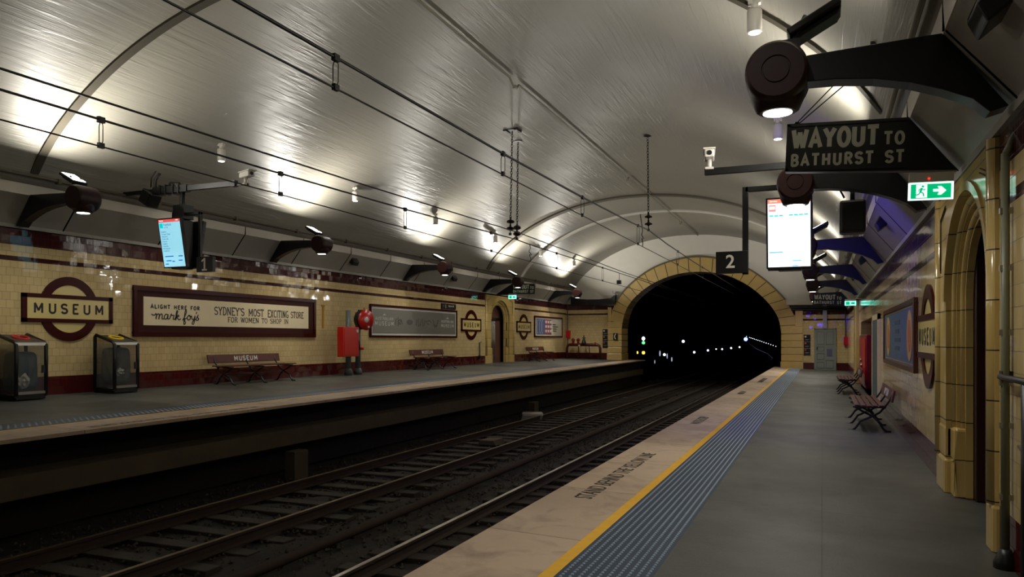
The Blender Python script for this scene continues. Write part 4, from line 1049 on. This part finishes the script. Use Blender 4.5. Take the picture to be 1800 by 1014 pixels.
exit_small(FE(-13.05, 3.55, 31.9), 'cyan lit exit sign over the left arched gate')
exit_small(FE(.95, 2.93, 30.0), 'cyan lit exit sign at the far right below the small WAYOUT sign')

for k, (a, b, lab) in enumerate((((-.26, 8.05, 3.73), (.46, 8.05, 4.44), 'thin black stay wire from the near WAYOUT sign up to the vault, left one'), ((-.24, 8.06, 3.73), (.56, 7.95, 4.34), 'thin black stay wire from the near WAYOUT sign up to the vault, right one'))):
    mb = MB(); mb.tube([a, b], .006, 6); mb.box(b[0]-.03, b[0]+.03, b[1]-.03, b[1]+.03, b[2]-.01, b[2]+.02); mb.cyl((a[0]-.01, a[1], a[2]-.03), (a[0]+.02, a[1], a[2]+.04), .014, 6)
    tag(mb.build('stay_wire', M_dark), lab, 'wire')

# ------------------------------------------------------------------ station roundels
def roundel(M, label):
    g = thing('station_roundel', label, 'sign', M=M)
    mb = MB(); arc_i = .475; arc_o = .645; n = 64
    vs = []; fs = []
    for i in range(n):
        a = 2*PI*i/n; c_, s_ = math.cos(a), math.sin(a)
        vs += [(arc_i*c_, arc_i*s_, 0), (arc_o*c_, arc_o*s_, 0), (arc_o*c_, arc_o*s_, .03), (arc_i*c_, arc_i*s_, .03)]
    for i in range(n):
        a = i*4; b = ((i+1) % n)*4
        for k in range(4): fs.append((a+k, b+k, b+(k+1) % 4, a+(k+1) % 4))
    mb.add(vs, fs); mb.build('ring', M_mard, g)
    mb = MB(); mb.lathe([(.48, .0), (.48, .012)], 48); mb.build('inner_disc', M_creamp2, g)
    mb = MB()
    for q in ((-.985, .985, .20, .275), (-.985, .985, -.275, -.20), (-.985, -.89, -.275, .275), (.89, .985, -.275, .275)): mb.box(q[0], q[1], q[2], q[3], .0, .045)
    mb.build('bar_frame', M_mard, g)
    mb = MB(); mb.box(-.9, .9, -.21, .21, .0, .035); mb.build('bar_panel', M_creamp2, g)
    sans_text('MUSEUM', .22, 1.52, M_black, g, T(0, 0, .034), w=.18, gap=.42)
    return g
roundel(FL(10.69, 2.215), 'largest maroon ring MUSEUM roundel on the left wall behind the bins')
roundel(FL(29.5, 2.235), 'MUSEUM roundel on the left wall before the arched gate')
roundel(FL(35.7, 2.25), 'far left MUSEUM roundel past the arched gate')
roundel(FR(10.6, 1.64), 'MUSEUM roundel on the right wall beside the near doorway, seen edge-on')

# ------------------------------------------------------------------ advertisements
def ad(M, label, W, H, fw, fm, bm_, inner=None):
    g = thing('framed_advertisement', label, 'advertisement', M=M)
    mb = MB()
    for q in ((-W/2, W/2, H/2-fw, H/2), (-W/2, W/2, -H/2, -H/2+fw), (-W/2, -W/2+fw, -H/2+fw, H/2-fw), (W/2-fw, W/2, -H/2+fw, H/2-fw)): mb.box(q[0], q[1], q[2], q[3], 0, .06)
    mb.build('frame', fm, g, bevel=.008)
    mb = MB(); mb.box(-W/2+fw*.9, W/2-fw*.9, -H/2+fw*.9, H/2-fw*.9, 0, .03); mb.build('board', bm_, g)
    return g
W1, H1 = 6.45, 1.13
g = ad(FL(15.42, 2.235), 'wide cream painted store advertisement in thick maroon frame', W1, H1, .10, M_mard, mat('brown_mount', (58, 24, 19), .4, spec=.12))
mb = MB(); mb.box(-W1/2+.27, W1/2-.34, -.31, .33, .03, .036); mb.build('cream_panel', M_creamp, g)
sans_text('ALIGHT HERE FOR', .105, 1.44, M_black, g, T(-2.04, .12, .036), w=.22, gap=.22)
# script hand: mark foy's
mb = MB()
def scr(pts, w_=.024, k=6):
    ribbon(mb, smooth(pts, k), w_, .036, .041)
def sp(dx, dy, P, s_=1): return [(bx+(dx-bx+x*s_)*.78, dy+y*.60) for x, y in P]
bx, by = -2.68, -.165; q = .2; KX = .72
scr(sp(bx, by, [(-.08, .17), (.02, .14), (.08, .2), (.1, .13), (.08, 0), (.1, .12), (.17, .2), (.2, .14), (.18, 0), (.21, .13), (.28, .2), (.31, .13), (.30, .02), (.36, .02)]))
scr(sp(bx+.36, by, [(.16, .17), (.08, .19), (.02, .1), (.04, .01), (.11, .03), (.16, .16), (.15, .02), (.22, .03)]))
scr(sp(bx+.58, by, [(.0, .03), (.06, .2), (.08, .15), (.16, .16), (.13, .02), (.2, .02)]))
scr(sp(bx+.78, by, [(.0, .03), (.1, .3), (.07, .34), (.04, .2), (.03, 0), (.06, .12), (.13, .18), (.14, .12), (.07, .1), (.15, .0), (.22, .04)]))
scr(sp(bx+1.05, by, [(.02, -.02), (.1, .12), (.17, .32), (.13, .36), (.1, .2), (.07, -.1), (.08, -.18), (.13, -.12), (.1, .02), (.2, .08)]))
scr(sp(bx+1.24, by, [(.08, .18), (.01, .1), (.05, .0), (.13, .05), (.12, .16), (.07, .18), (.15, .14), (.2, .16)]))
scr(sp(bx+1.42, by, [(.0, .17), (.02, .05), (.08, .02), (.14, .16), (.12, .0), (.08, -.16), (.02, -.14), (.08, -.02), (.18, .04)]))
scr(sp(bx+1.6, by, [(.0, .04), (.08, .2), (.06, .12), (.11, .05), (.05, -.01), (-.01, .02)])); scr(sp(bx+1.6, by, [(.03, .33), (.0, .25)]))
mb.build('script_lettering', M_black, g, fix=False)
serif_text("SYDNEY'S", .19, 1.04, M_black, g, T(-.31, .085, .036)); serif_text('MOST', .18, .58, M_black, g, T(.665, .08, .036)); serif_text('EXCITING', .185, .86, M_black, g, T(1.55, .075, .036)); serif_text('STORE', .17, .56, M_black, g, T(2.37, .07, .036))
serif_text('FOR WOMEN TO SHOP IN', .125, 2.35, M_black, g, T(.80, -.125, .036))
g = ad(FL(24.83, 2.24), 'wide silver-grey museum advertisement in thin maroon frame, left wall', 6.5, 1.13, .075, M_mard, M_lite)
mb = MB(); mb.box(-3.1, 3.1, -.42, .42, .03, .036); mb.build('grey_panel', M_silver, g)
for x, s_ in ((-2.35, 1), (2.4, .92)):
    sans_text('AUSTRALIAN', .115*s_, 1.15*s_, M_lite, g, T(x, .09, .034), w=.14, gap=.2); sans_text('MUSEUM', .15*s_, 1.2*s_, M_lite, g, T(x, -.08, .034), w=.14, gap=.3)
    mb = MB(); mb.prism([(x-.12, .19), (x, .26), (x+.12, .19), (x+.04, .21)], .036, .04, 'z'); mb.build('crest', M_lite, g)
mb = MB(); dk = mat('dark_specimen_print', (84, 82, 76), .5)
mb.lathe([(.22, .036), (.22, .04)], 24, T(-.62, 0, 0) @ Matrix.Diagonal((1, .45, 1, 1)))
for x, h, tl_ in ((-1.6, .2, .1), (-1.45, .3, .0), (-1.3, .12, .5), (-1.2, .15, -.4), (-.1, .22, .1), (.05, .3, 0), (.2, .24, .1), (.35, .3, -.1), (.5, .2, .2)): ribbon(mb, [(x-tl_*h, -h/2), (x+tl_*h, h/2)], .05, .036, .04)
ribbon(mb, arc(-1.3, 0, .12, .08, 0, 300), .04, .036, .04); ribbon(mb, [(.6, .05), (.9, .1), (1.0, .02)], .05, .036, .04); ribbon(mb, [(.65, -.02), (.85, -.06)], .04, .036, .04)
ribbon(mb, [(1.15, .14), (1.25, -.05), (1.38, -.14), (1.5, -.05), (1.6, .14)], .07, .036, .04); ribbon(mb, arc(1.38, -.05, .12, .1, 180, 360), .06, .036, .04)
mb.build('specimen_print', dk, g)
g = ad(FL(39.5, 2.3), 'pale poster with blue and pink picture panels near the left corner', 4.6, 1.15, .09, M_mard, mat('pale_poster', (196, 192, 172), .35))
mb = MB(); mb.box(-2.0, -.75, -.42, .42, .03, .036); mb.build('blue_picture', mat('poster_blue', (66, 84, 124), .35, noise=.4, nscale=3), g)
mb = MB(); mb.box(-.75, .4, -.42, .42, .03, .036); mb.build('pink_picture', mat('poster_pink', (120, 56, 74), .35, noise=.3, nscale=4), g)
mb = MB()
for i in range(3):
    for j in range(3): mb.box(-.62+i*.38, -.38+i*.38, -.3+j*.25, -.16+j*.25, .036, .04)
for x in (-1.8, -1.45, -1.1): ribbon(mb, arc(x, 0, .1, .36, 60, 300), .03, .036, .04)
mb.build('picture_highlight', mat('poster_light', (190, 185, 175), .4), g)
mb = MB()
for z, l in ((.12, .5), (.0, .9), (-.12, .7), (-.24, .6)): mb.box(.6, .6+l, z, z+.05, .03, .036)
mb.build('text_block', M_dark, g)
g = ad(FR(14.6, 1.66), 'blue advertisement with two yellow ovals in brown frame, right wall', 5.6, 1.06, .08, mat('brown_frame', (84, 48, 34), .25), M_bluep)
for x in (-2.1, 1.55) if False else (1.55, -2.05):
    pass
for x in (2.0, -1.85):
    mb = MB(); mb.lathe([(.36, .03), (.36, .036)], 32, T(x, 0, 0) @ Matrix.Diagonal((1, 1.05, 1, 1))); mb.build('yellow_oval', mat('oval_yellow', (212, 160, 70), .35), g)
    mb = MB(); mb.lathe([(.2, .036), (.2, .04)], 24, T(x, 0, 0) @ Matrix.Diagonal((1, 1.2, 1, 1))); mb.build('oval_centre', mat('oval_orange', (190, 110, 50), .35), g)
mb = MB()
for q_ in ((-2.68, 2.68, .41, .43), (-2.68, 2.68, -.43, -.41), (-2.68, -2.66, -.43, .43), (2.66, 2.68, -.43, .43)): mb.box(q_[0], q_[1], q_[2], q_[3], .03, .036)
mb.build('yellow_border', mat('border_yellow', (150, 130, 70), .4), g)
mb = MB()
for z, l in ((.2, 1.0), (.05, .7), (-.1, 1.1), (-.24, .8)): mb.box(-l/2, l/2, z, z+.07, .03, .034)
mb.build('faint_text', mat('faint_blue', (50, 74, 92), .35), g)

# small signs
g = thing('directional_sign', 'small black direction sign above the silver advertisement', 'sign', M=FL(27.35, 2.94))
mb = MB(); mb.box(-.62, .62, -.11, .11, 0, .05); mb.build('board', M_black, g)
lettering('Bathurst St', .11, M_white, g, T(.18, .02, .052), ext=.001); lettering('+', .13, M_white, g, T(-.48, 0, .052), ext=.001)
mb = MB(); ribbon(mb, [(-.3, -.07), (-.3, .07)], .03, .05, .053); mb.build('pictogram', M_white, g)
def stack_sign(M, lab):
    g = thing('safety_sign_stack', lab, 'sign', M=M)
    mb = MB(); mb.box(-.165, .165, -.54, .54, 0, .03); mb.build('board', M_black, g)
    for z, m in ((.38, M_white), (.03, mat('orange_pictogram', (200, 90, 40), .5)), (-.31, mat('red_pictogram', (190, 40, 30), .5))):
        mb = MB(); mb.lathe([(.05, .03), (.05, .035)], 12, T(-.08, z+.06, 0)); mb.build('pictogram', m, g)
    mb = MB()
    for z in (.17, -.18): mb.box(-.165, .165, z-.008, z+.008, .03, .034)
    for z in (.32, -.03, -.37): mb.box(-.1, .1, z-.03, z-.015, .03, .034); mb.box(-.1, .05, z-.06, z-.045, .03, .034)
    mb.build('text_line', mat('sign_grey', (150, 146, 130), .5), g)
stack_sign(FE(-11.6, 1.67), 'three stacked black safety signs on the end wall left of the tunnel')
stack_sign(FE(-.96, 1.32) if False else FE(-.72, 1.32), 'three stacked black safety signs between tunnel and grey door')
g = thing('help_telephone', 'black wall telephone with white handset on the left tunnel pier', 'telephone', M=FE(-10.95, 1.78, YE-.2))
mb = MB(); mb.box(-.12, .12, -.2, .2, 0, .1); mb.build('housing', M_black, g, bevel=.02)
mb = MB(); ribbon(mb, arc(.05, .0, .08, .14, 100, 260), .045, .1, .13); mb.build('handset', M_white, g)
for M, lab in ((FE(1.15, 1.53), 'red fire alarm box on the end wall right of the grey door'), (FE(-13.83, 1.92), 'red fire alarm box in the left corner of the end wall')):
    g = thing('fire_alarm_box', lab, 'alarm box', M=M)
    mb = MB(); mb.box(-.12, .12, -.22, .22, 0, .12); mb.build('body', M_redp, g, bevel=.012)
    mb = MB(); mb.box(-.09, .09, -.17, .17, .12, .13); mb.build('door', M_redp, g)
# conduits in the corners
for p0, p1, lab in (((XL+.12, YE-.06, 1.3), (XL+.12, YE-.06, 3.7), 'thin dark pipe in the left end corner'), ((1.12, YE-.06, 1.2), (1.12, YE-.06, 3.1), 'thin dark pipe in the right end corner')):
    mb = MB(); mb.cyl(p0, p1, .025, 8); tag(mb.build('wall_pipe', M_rib), lab+' running up the wall', 'pipe')
mb = MB(); mb.tube([(XL+.05, 30.3, ZL+.35), (XL+.05, 30.3, ZL+.95), (XL+.05, 30.5, ZL+.98)], .022, 8); mb.box(XL, XL+.1, 30.22, 30.38, ZL+.25, ZL+.38); tag(mb.build('tap_pipe', M_dark), 'small bent dark standpipe left of the arched gate', 'pipe')
# near right pipe, shoe and bracket
g = thing('downpipe', 'pale green vertical pipe by the near doorway at the right edge', 'pipe', loc=(XR-.045, 6.2, 0))
mb = MB(); mb.cyl((0, 0, .08), (0, 0, 2.9), .028, 12); mb.tube([(0, 0, 2.88), (.05, 0, 3.0), (.1, 0, 3.1)], .028, 10); mb.build('pipe', mat('pale_green_pipe', (112, 112, 88), .4), g)
for z in (.5, 1.0, 1.3, 1.65, 2.1, 2.5):
    mb = MB(); mb.box(-.035, .1, -.02, .02, z-.02, z+.02); mb.build('clip', M_alu, g)
mb = MB(); mb.lathe([(.075, 0), (.075, .05), (.05, .1), (.035, .14)], 12); mb.build('foot', M_dark, g)
g = thing('wall_rail', 'black metal rail bracket at the right edge of the photo', 'rail', loc=(XR-.04, 5.52, 0))
mb = MB(); mb.tube([(.02, .74, 1.34), (-.03, .70, 1.34), (-.03, -.9, 1.34)], .022, 8); mb.box(-.03, .04, .66, .74, 1.3, 1.38); mb.build('top_bar', M_dark, g)
mb = MB(); mb.tube([(-.02, .02, 1.32), (-.02, .02, .0)], .03, 8); mb.build('post', M_dark, g)
mb = MB(); mb.tube([(.04, .5, .88), (-.01, .0, .88), (-.01, -.9, .88)], .012, 8); mb.build('lower_bar', M_alu, g)

# ------------------------------------------------------------------ benches
def bench(M, label, sign=True, grp='slatted station benches'):
    """local: X along, +Y is the front, Z up"""
    g = thing('platform_bench', label, 'bench', M=M, group=grp)
    L = 1.3
    for k in range(5):
        mb = MB(); y = .10+k*.095; mb.box(-L, L, y, y+.075, .43+.006*abs(k-2), .46+.006*abs(k-2)); mb.build('seat_slat', M_wood, g, bevel=.006)
    Bk = T(0, -.04, .62) @ RX(12)
    mb = MB(); mb.box(-L, L, -.018, .018, -.10, .11); bb = mb.build('backboard', M_wood, g, Bk, bevel=.008)
    if sign:
        sans_text('MUSEUM', .135, .85, M_white, bb, Matrix(((-1, 0, 0, 0), (0, 0, 1, .017), (0, 1, 0, .005), (0, 0, 0, 1))), w=.2, gap=.22)
    for x in (-1.1, 0, 1.1):
        mb = MB()
        mb.tube([(x, .04, .0), (x, .1, .05), (x, .16, .16), (x, .26, .26), (x, .42, .34), (x, .56, .42)], [.024, .02, .02, .02, .018, .016], 8)
        mb.tube([(x, .60, .0), (x, .54, .05), (x, .46, .17), (x, .30, .25), (x, .16, .33), (x, .08, .43), (x, .0, .55), (x, -.06, .72)], [.024, .02, .02, .02, .018, .018, .018, .014], 8)
        mb.tube([(x, .66, .012), (x, .56, .012)], .018, 6); mb.tube([(x, -.02, .012), (x, .08, .012)], .018, 6)
        mb.tube([(x, .06, .42), (x, .58, .42)], .016, 6); mb.build('leg', M_dark, g)
    mb = MB(); mb.tube([(-1.1, .3, .25), (1.1, .3, .25)], .012, 6); mb.build('tie_rod', M_dark, g)
    return g
zlw = lambda x: zl(x)
for y, lab in ((15.45, 'maroon slatted bench lettered MUSEUM under the cream store advertisement'), (25.15, 'maroon slatted bench under the silver-grey advertisement'), (36.75, 'small far left maroon bench past the arched gate')):
    bench(T(-13.72, y, zl(-13.4)) @ RZ(-90), lab)
bench(T(1.08, 15.6, .01) @ RZ(90), 'maroon slatted bench on the right platform below the blue advertisement')
bench(T(1.0, 24.9, .01) @ RZ(90), 'farther slatted bench on the right platform before the red cabinet')

# ------------------------------------------------------------------ clear rubbish bins
M_clear = bpy.data.materials.new('clear_polycarbonate'); M_clear.use_nodes = True
nt = M_clear.node_tree; b = nt.nodes['Principled BSDF']; b.inputs['Base Color'].default_value = (.12, .13, .13, 1); b.inputs['Alpha'].default_value = .22; b.inputs['Roughness'].default_value = .06; b.inputs['Specular IOR Level'].default_value = .9
def bag_mat(n, c):
    m = mat(n, c, .35, alpha=.75, bump=.9, bscale=9); return m
def bin_(y, w_, label, bagm, ringm, clutter):
    x0 = -13.83
    g = thing('clear_rubbish_bin', label, 'bin', M=T(x0, y, zl(x0)), group='clear sided bins on the left platform')
    D = .58; hb, hf = 1.18, 1.03; e = .028
    def P(x): return hb+(hf-hb)*x/D
    for s_ in (0, w_):
        mb = MB(); mb.tube([(e, s_, .08), (e, s_, hb-.04), (.06, s_, hb), (D-.05, s_, hf+.01), (D, s_, hf-.04), (D, s_, .08)], .034, 8); mb.tube([(e, s_, .08), (D, s_, .08)], .034, 8); mb.build('frame', M_black, g)
    mb = MB(); mb.box(0, D, 0, w_, 0, .1); mb.build('base', M_black, g, bevel=.015)
    mb = MB(); mb.box(D-.01, D+.02, .03, w_-.03, .1, .15); mb.build('kick_bar', M_alu, g)
    mb = MB(); mb.prism([(.03, hb-.0), (D-.04, hf+.03), (D-.04, hf), (.03, hb-.03)], .02, w_-.02, 'y'); lid = mb.build('lid', mat('grey_bin_lid', (64, 54, 44), .4), g)
    mb = MB(); mb.prism([(D-.07, hf+.035), (D+.01, hf-.0), (D+.015, hf-.05), (D-.01, hf-.05)], .0, w_, 'y'); mb.build('nose_bar', M_alu, g)
    mb = MB(); A = T(D*.5, w_/2, P(D*.5)+.02) @ RY(-math.degrees(math.atan((hf-hb)/D)))
    mb.tube([A @ Vector((.13*math.cos(t), .13*math.sin(t), 0)) for t in [2*PI*k/20 for k in range(20)]], .022, 8, closed=True); mb.build('opening_ring', ringm, g)
    mb = MB(); mb.box(.08, .2, .06, w_-.08, P(.14)+.0, P(.14)+.006); mb.build('lid_label', mat('pale_label', (150, 145, 135), .5) if clutter else mat('dull_label', (110, 96, 60), .5), g)
    for nm, a in (('front_panel', (D-.006, D, .03, w_-.03, .14, hf-.05)), ('side_panel', (.04, D-.03, .0, .006, .1, hf-.03)), ('side_panel', (.04, D-.03, w_-.006, w_, .1, hf-.03)), ('back_panel', (.0, .006, .03, w_-.03, .1, hb-.05))):
        mb = MB(); mb.box(*a); mb.build(nm, M_clear, g)
    mb = MB(); mb.box(D, D+.02, w_-.09, w_-.03, .48, .62); mb.build('lock', M_black, g)
    rn = random.Random(int(y*10)); bm = bmesh.new(); bmesh.ops.create_icosphere(bm, subdivisions=4, radius=1)
    for v in bm.verts:
        n_ = v.co.copy(); f = 1+.07*math.sin(7*n_.x+5*n_.z)+.06*math.sin(11*n_.y-6*n_.z)
        k = (abs(n_.x)**5+abs(n_.y)**5+abs(n_.z)**5)**.2
        v.co = Vector((D/2+n_.x/k*(D/2-.07)*min(f, 1.04), w_/2+n_.y/k*(w_/2-.06)*min(f, 1.04), .15+(n_.z/k*.5+.5)*(.72 if clutter else .78)))
    me = bpy.data.meshes.new('bag'); bm.to_mesh(me); bm.free()
    for p in me.polygons: p.use_smooth = True
    me.materials.append(bagm); o = bpy.data.objects.new('bag', me); COL.objects.link(o); o.parent = g
    bm = bmesh.new(); bmesh.ops.create_icosphere(bm, subdivisions=3, radius=.11)
    for v in bm.verts: v.co *= rn.uniform(.8, 1.2); v.co.z *= 1.3 if clutter else .8
    me = bpy.data.meshes.new('crumpled_paper'); bm.to_mesh(me); bm.free(); me.materials.append(mat('crumpled_white', (180, 178, 168), .6)); o = bpy.data.objects.new('crumpled_paper', me); COL.objects.link(o); o.parent = g
    o.location = (D-.13, w_*.35, .34 if clutter else .42)
bin_(9.1, .56, 'clear bin with red opening ring and blue bag, left edge of the photo', bag_mat('blue_bag', (60, 84, 98)), M_redp, True)
bin_(11.12, .56, 'clear bin with yellow opening ring and grey bag under the MUSEUM roundel', bag_mat('grey_bag', (92, 94, 90)), mat('yellow_ring', (226, 190, 20), .4), False)

# ------------------------------------------------------------------ fire hose station
zf = zl(-13.5)
g = thing('fire_hydrant_stand', 'two grey pipes with red fire box on the left wall', 'hydrant', M=T(-13.55, 19.85, zf))
for y, h in ((-.12, 2.0), (.4, 1.95)):
    mb = MB(); mb.cyl((0, y, 0), (0, y, h), .085, 16); mb.lathe([(.13, 0), (.13, .12), (.1, .18), (.085, .2)], 16, T(0, y, 0)); mb.build('pipe', M_grey, g)
mb = MB(); mb.box(.1, .32, -.85, -.02, .58, 1.48); mb.build('red_box', M_redp, g, bevel=.015)
mb = MB(); mb.box(.32, .33, -.79, -.08, .64, 1.42); mb.build('box_door', M_redp, g)
mb = MB(); mb.cyl((.32, -.12, 1.36), (.34, -.12, 1.36), .05, 12); mb.build('badge', M_white, g)
mb = MB(); mb.tube([(.2, .0, 1.3), (.22, .12, 1.05), (.18, .22, .85), (.15, .3, .78)], .022, 8); mb.build('hose_tail', M_dark, g)
mb = MB(); mb.cyl((.05, .3, .82), (.2, .42, .82), .05, 10); mb.build('valve', M_redp, g)
g = thing('fire_hose_reel', 'red disc fire hose reel mounted above the grey pipes', 'hose reel', M=T(-13.42, 20.35, zf+1.72) @ RZ(-12))
mb = MB(); mb.lathe([(.24, -.11), (.31, -.1), (.31, .1), (.24, .11)], 28, RY(90)); mb.build('hose_coil', M_black, g)
mb = MB(); mb.lathe([(.05, .1), (.32, .1), (.33, .13), (.1, .135), (.05, .14)], 32, RY(90)); mb.build('front_disc', M_redp, g)
mb = MB(); mb.lathe([(.09, .135), (.09, .15), (.0001, .152)], 20, RY(90)); mb.build('hub', M_white, g)
mb = MB(); mb.box(.137, .142, .06, .14, -.25, -.19); mb.build('tag', M_white, g)
mb = MB(); mb.box(-.18, -.1, -.06, .06, -.2, .32); mb.build('bracket', M_dark, g)
mb = MB(); mb.box(XL, XL+.02, 19.0, 19.08, 1.95, 2.62); mb.box(XL, XL+.02, 18.95, 19.13, 2.6, 2.66); tag(mb.build('wall_marker', mat('ochre_mark', (170, 120, 20), .5)), 'yellow vertical marker strip on tiles left of the hose reel', 'marker')
mb = MB(); mb.box(XL, XL+.02, 21.25, 21.31, 2.45, 2.66); tag(mb.build('wall_marker', MATS['ochre_mark']), 'short yellow marker on tiles right of the hose reel', 'marker')

# maroon hoop with fire valves near the end wall
g = thing('fire_valve_frame', 'maroon hoop frame with red valves by the left end wall', 'valve frame', M=T(-12.7, YE-.75, zl(-12.7)))
mb = MB(); mb.tube([(-1.0, 0, 0), (-1.0, 0, .6), (-.95, 0, .76), (-.82, 0, .84), (.82, 0, .84), (.95, 0, .76), (1.0, 0, .6), (1.0, 0, 0)], .075, 12); mb.build('hoop', M_mar, g)
mb = MB(); mb.tube([(-.9, 0, .8), (.9, 0, .78)], .06, 10)
for x in (-.3, .35): mb.cyl((x, 0, .8), (x, 0, .0), .03, 8)
mb.build('crossbar', M_mar, g)
for x in (-.62, -.32):
    mb = MB(); mb.lathe([(.07, .84), (.09, .9), (.06, 1.0), (.1, 1.06), (.1, 1.14), (.04, 1.2)], 14, T(x, 0, 0)); mb.build('valve', M_redd, g)
mb = MB(); mb.lathe([(.16, .84), (.13, .95), (.09, 1.08), (.05, 1.2), (.02, 1.38)], 14, T(0.02, 0, 0)); mb.box(-.1, .14, -.015, .015, 1.2, 1.24); mb.build('spindle', M_dark, g)
mb = MB(); mb.lathe([(.08, .84), (.1, .9), (.03, .96)], 12, T(.7, 0, 0)); mb.build('cap', M_redd, g)
mb = MB(); mb.cyl((-.22, -.1, .78), (-.22, -.16, .78), .05, 10); mb.cyl((.45, -.1, .68), (.45, -.15, .68), .04, 10); mb.build('gauge', M_white, g)

# ------------------------------------------------------------------ clutter on the track
g = thing('junction_box', 'pale junction box lying beside the far rail', 'box', M=T(-8.75, 23.1, -.98) @ RZ(20))
mb = MB(); mb.prism([(-.36, 0), (.3, 0), (.36, .16), (-.3, .16)], -.42, .42, 'y'); mb.build('body', mat('pale_box', (150, 146, 132), .6), g, bevel=.02)
mb = MB(); mb.box(-.32, .32, -.4, .4, .16, .19); mb.build('lid', mat('paler_box_lid', (176, 172, 156), .6), g)
mb = MB(); mb.prism([(-.25, 0), (.25, 0), (.18, .12), (-.18, .12)], -.3, .3, 'y'); o = mb.build('track_balise', M_conc, None, T(-7.6, 17.2, -.985), bevel=.01); tag(o, 'low grey block between the rails of the far track', 'track device')
for y, lab in ((11.75, 'stubby concrete post under the left platform edge, nearest'), (24.5, 'stubby concrete post under the left platform edge, farther along')):
    mb = MB(); mb.box(-9.35, -9.12, y-.2, y+.2, -1.05, -.5 if y < 20 else -.55); tag(mb.build('concrete_post', M_conc, bevel=.01), lab, 'post')
lt = [(-2.06, 8.28, 'STAND BEHIND THE YELLOW LINE', 3.0, 'dark painted words STAND BEHIND THE YELLOW LINE on the near coping'), (-2.06, 14.15, 'WATCH STEP', 1.3, 'short faded dark words on the coping, second from the viewer'), (-2.06, 22.0, 'MIND GAP', 1.2, 'faded dark words on the coping, third from the viewer'), (-2.0, 29.0, 'STAND BEHIND THE YELLOW LINE', 3.0, 'farthest faded dark words on the right coping')]
M_pt = mat('faded_black_paint', (44, 38, 34), .8)
for x, y, t, w_, lab in lt:
    a = math.atan(SL)
    Mx = T(x, y, zr(x)+.002) @ RY(math.degrees(a)) @ RZ(90)
    o = lettering(t, .25, M_pt, None, Mx, width=w_, ext=.0008, name='painted_lettering'); o.matrix_world = Mx; tag(o, lab, 'painted text')
Mx = T(-9.33, 9.1, zl(-9.33)+.006) @ RZ(-90+.8)
o = lettering('STAND BEHIND THE YELLOW LINE', .16, mat('ghost_paint', (128, 104, 84), .8), None, Mx, width=3.4, ext=.001, name='painted_lettering'); o.matrix_world = Mx; tag(o, 'ghostly worn words on the left platform coping', 'painted text')
